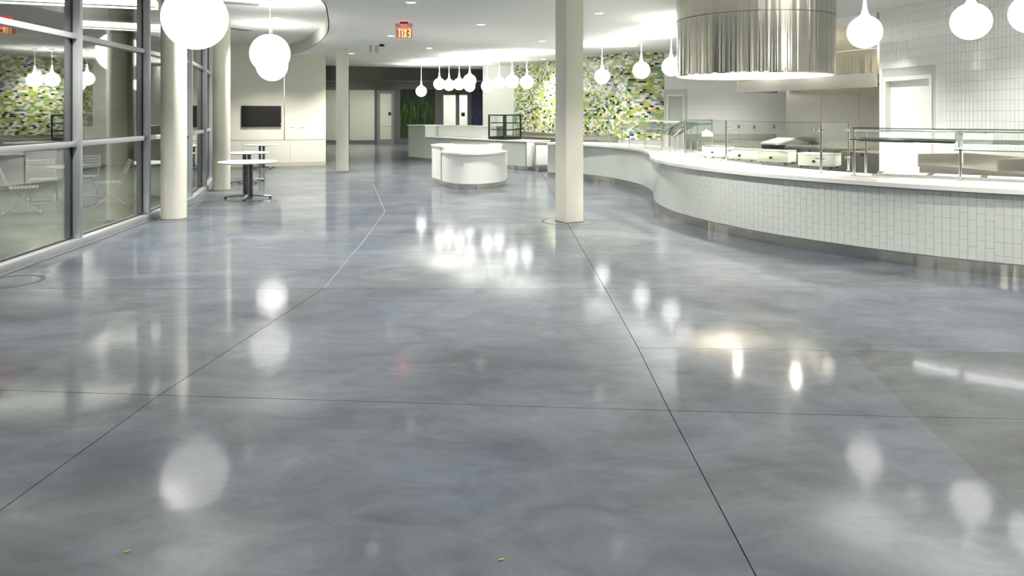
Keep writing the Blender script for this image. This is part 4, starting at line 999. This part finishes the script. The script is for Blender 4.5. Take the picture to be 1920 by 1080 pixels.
# ---- round steel hood
HC, HR = (4.03, 11.75), 1.255
rh = thing('round_hood', 'huge polished steel cylinder hood hanging over the serving counter', 'hood', (HC[0], HC[1], 2.33))
RT = CEIL - 2.33
obj('lower_drum', MB().lathe([(HR - 0.02, 0.0), (HR, 0.0), (HR, 0.915)], 96), 'steel_mirror', rh)
obj('upper_drum', MB().lathe([(HR, 0.925), (HR, RT)], 96), 'steel_mirror', rh)
obj('seam', MB().lathe([(HR - 0.006, 0.91), (HR - 0.006, 0.93)], 96), 'alum_dark', rh)
obj('rim', MB().lathe([(HR + 0.004, -0.012), (HR + 0.004, 0.006), (HR - 0.03, 0.006), (HR - 0.03, -0.012), (HR + 0.004, -0.012)], 96), 'chrome', rh)
obj('liner', MB().lathe([(HR - 0.03, 0.0), (HR - 0.03, 0.55), (0.001, 0.62)], 96), 'steel_rough', rh)
for k in range(5):
    a = k * 2 * PI / 5 + 0.3; x, y = 0.85 * math.cos(a), 0.85 * math.sin(a)
    s_ = obj('lamp_can', MB().lathe([(0.07, 0.47), (0.07, 0.60)], 20), 'chrome', rh, (x, y, 0)); obj('bulb', MB().lathe([(0.065, 0.5), (0.04, 0.475), (0.001, 0.468)], 20), 'hood_lamp', s_)
    spot('lamp', s_, 0.45, 110, 75, False, 0.05, 0.6, (1, 0.93, 0.82), 'hoodspot')
pv = 2 * PI * 0.0
obj('vertical_seam', MB().box(-0.002, 0.002, -0.002, 0.004, 0.01, RT), 'alum_dark', rh, (HR * 0.45, -HR * 0.893, 0))
# heat lamp dome on counter
hl = thing('heat_lamp', 'cream dome heat lamp on a stand behind the upright glass', 'heat lamp', (3.62, 13.05, 0.921))
obj('base', MB().rbox(-0.14, 0.14, -0.1, 0.1, 0, 0.015, 0.004), 'steel', hl)
obj('stem', MB().tube([(-0.1, 0, 0.015), (-0.1, 0, 0.42), (0, 0, 0.48)], 0.009), 'chrome', hl)
obj('shade', MB().lathe([(0.01, 0.46), (0.05, 0.45), (0.09, 0.42), (0.105, 0.36), (0.1, 0.36), (0.085, 0.41), (0.01, 0.44)], 24), 'warm_white', hl)

# ------------------------------------------------------------------ terrace beyond the glass
tp = [(g[0] - 0.08, g[1]) for g in GL] + [(-10.5, 23.4), (-18, 23.4), (-18, 0)]
struct('floor_terrace', MB().prism(tp, -0.05, -0.005), 'terrace_concrete')
wt = struct('wall_terrace')
obj('backing', MB().box(-18, -9.75, 22.9, 23.1, 0, 4.4), 'beige_joint', wt)
for i in range(6):
    for k in range(5):
        x = -17.98 + i * 1.37; z = 0.02 + k * 0.875; obj('panel', MB().box(x, min(x + 1.355, -9.75), 22.87, 22.9, z, z + 0.86), ('night', 'night', 'night', 'beige', 'brown', 'beige')[i], wt)
struct('wall_terrace_side', MB().box(-18.15, -18, 0, 23.2, 0, 4.4), 'night')
struct('wall_terrace_end', MB().box(-18, -5.3, -0.2, 0, 0, 4.4), 'night')
struct('ceiling_terrace', MB().prism([(g[0] - 0.1, g[1]) for g in GL] + [(-10.5, 23.4), (-18.1, 23.4), (-18.1, 0)], 4.3, 4.4), 'wall_dark')
def linear(a, b, z, wd, label):
    t = thing('linear_light', label, 'light', (*interp(a, b, 0.5), z), math.atan2(b[1] - a[1], b[0] - a[0])); L = math.dist(a, b)
    obj('housing', MB().box(-L / 2, L / 2, -wd / 2, wd / 2, 0.15, 0.2), 'beige', t)
    obj('side_trim', MB().box(-L / 2, L / 2, -wd / 2 - 0.004, -wd / 2 + 0.008, -0.015, 0.012), 'beige', t)
    obj('diffuser', MB().box(-L / 2 + 0.02, L / 2 - 0.02, -wd / 2 + 0.015, wd / 2 - 0.015, 0, 0.15), 'fluor', t)
    for x in (-L * 0.4, L * 0.4): obj('hanger', MB().tube([(x, 0, 0.2), (x, 0, 4.3 - z)], 0.008, 6), 'alum_dark', t)
linear((-10.0, 13.6), (-7.3, 14.5), 3.86, 0.4, 'near bright linear light seen through the top of the glass wall')
linear((-10.6, 17.1), (-8.6, 18.2), 3.8, 0.4, 'far bright linear light seen through the glass wall')
for c in ((-7.6, 8.2), (-8.6, 11.4), (-10.4, 14.6), (-11.5, 9.5), (-11.5, 18.5), (-13.6, 13.0)):  # unseen downlights added to light the terrace floor
    downlight(c, 4.3, 'added downlight in the terrace canopy to light the terrace floor, above the frame', 'added terrace downlights', watts=135.0)
def wire_chair(c, ang, label):
    t = thing('wire_chair', label, 'chair', (c[0], c[1], -0.005), ang, 'white slatted terrace chairs')
    for sx in (-0.22, 0.22):
        obj('back_frame', MB().tube([(sx, 0.34, 0.86), (sx, 0.24, 0.6), (sx, 0.16, 0.44), (sx, -0.05, 0.2), (sx, -0.27, 0.012)], 0.0125, 8), 'chair_white', t)
        obj('leg', MB().tube([(sx * 0.94, -0.24, 0.44), (sx * 0.94, 0.02, 0.2), (sx * 0.94, 0.26, 0.012)], 0.0125, 8), 'chair_white', t)
        obj('seat_rail', MB().tube([(sx * 0.97, -0.24, 0.44), (sx * 0.97, 0.18, 0.44)], 0.01, 8), 'chair_white', t)
    for y in (-0.27, 0.26): obj('runner', MB().tube([(-0.22, y, 0.012), (0.22, y, 0.012)], 0.0125, 8), 'chair_white', t)
    for k in range(8): obj('seat_slat', MB().box(-0.21, 0.21, -0.24 + k * 0.053, -0.205 + k * 0.053, 0.445, 0.455), 'chair_white', t)
    for k in range(5):
        u = k / 4; y = 0.25 + 0.085 * u; z = 0.62 + 0.21 * u; obj('back_slat', MB().box(-0.22, 0.22, y - 0.006, y + 0.006, z - 0.016, z + 0.016), 'chair_white', t)
wire_chair((-8.36, 12.0), math.radians(124), 'white slatted terrace chair at far left, turned side on')
wire_chair((-9.0, 13.5), math.radians(208), 'white slatted terrace chair left of the terrace table, back towards the hall')
wire_chair((-7.4, 12.95), math.radians(-56), 'white slatted terrace chair right of the terrace table')
wire_chair((-8.6, 14.15), math.radians(20), 'white slatted terrace chair behind the terrace table')
tt = thing('terrace_table', 'round terrace table among the white slatted chairs outside', 'table', (-8.06, 12.95, -0.005))
obj('tabletop', MB().lathe([(0.001, 0.715), (0.45, 0.715), (0.46, 0.73), (0.45, 0.745), (0.001, 0.745)], 40), 'alum', tt)
obj('post', MB().lathe([(0.04, 0.02), (0.04, 0.715)], 16), 'alum_dark', tt); obj('base', MB().lathe([(0.001, 0), (0.28, 0), (0.27, 0.02), (0.04, 0.04)], 32), 'alum_dark', tt)

# small scraps on the floor
for (x, y), lab in (((850, 687), 'yellow scrap lying on the floor in the middle of the slab'), ((237, 1037), 'yellow scrap lying on the floor at lower left'), ((940, 1052), 'yellow scrap lying on the floor at the bottom edge')):
    p = px(x, y); t = tag(obj('floor_scrap', MB().tube([(-0.012, 0, 0.003), (0, 0.004, 0.004), (0.014, 0.012, 0.003)], [0.002, 0.003, 0.001], 6), 'straw', None, (p[0], p[1], 0.0)), lab, 'scrap')
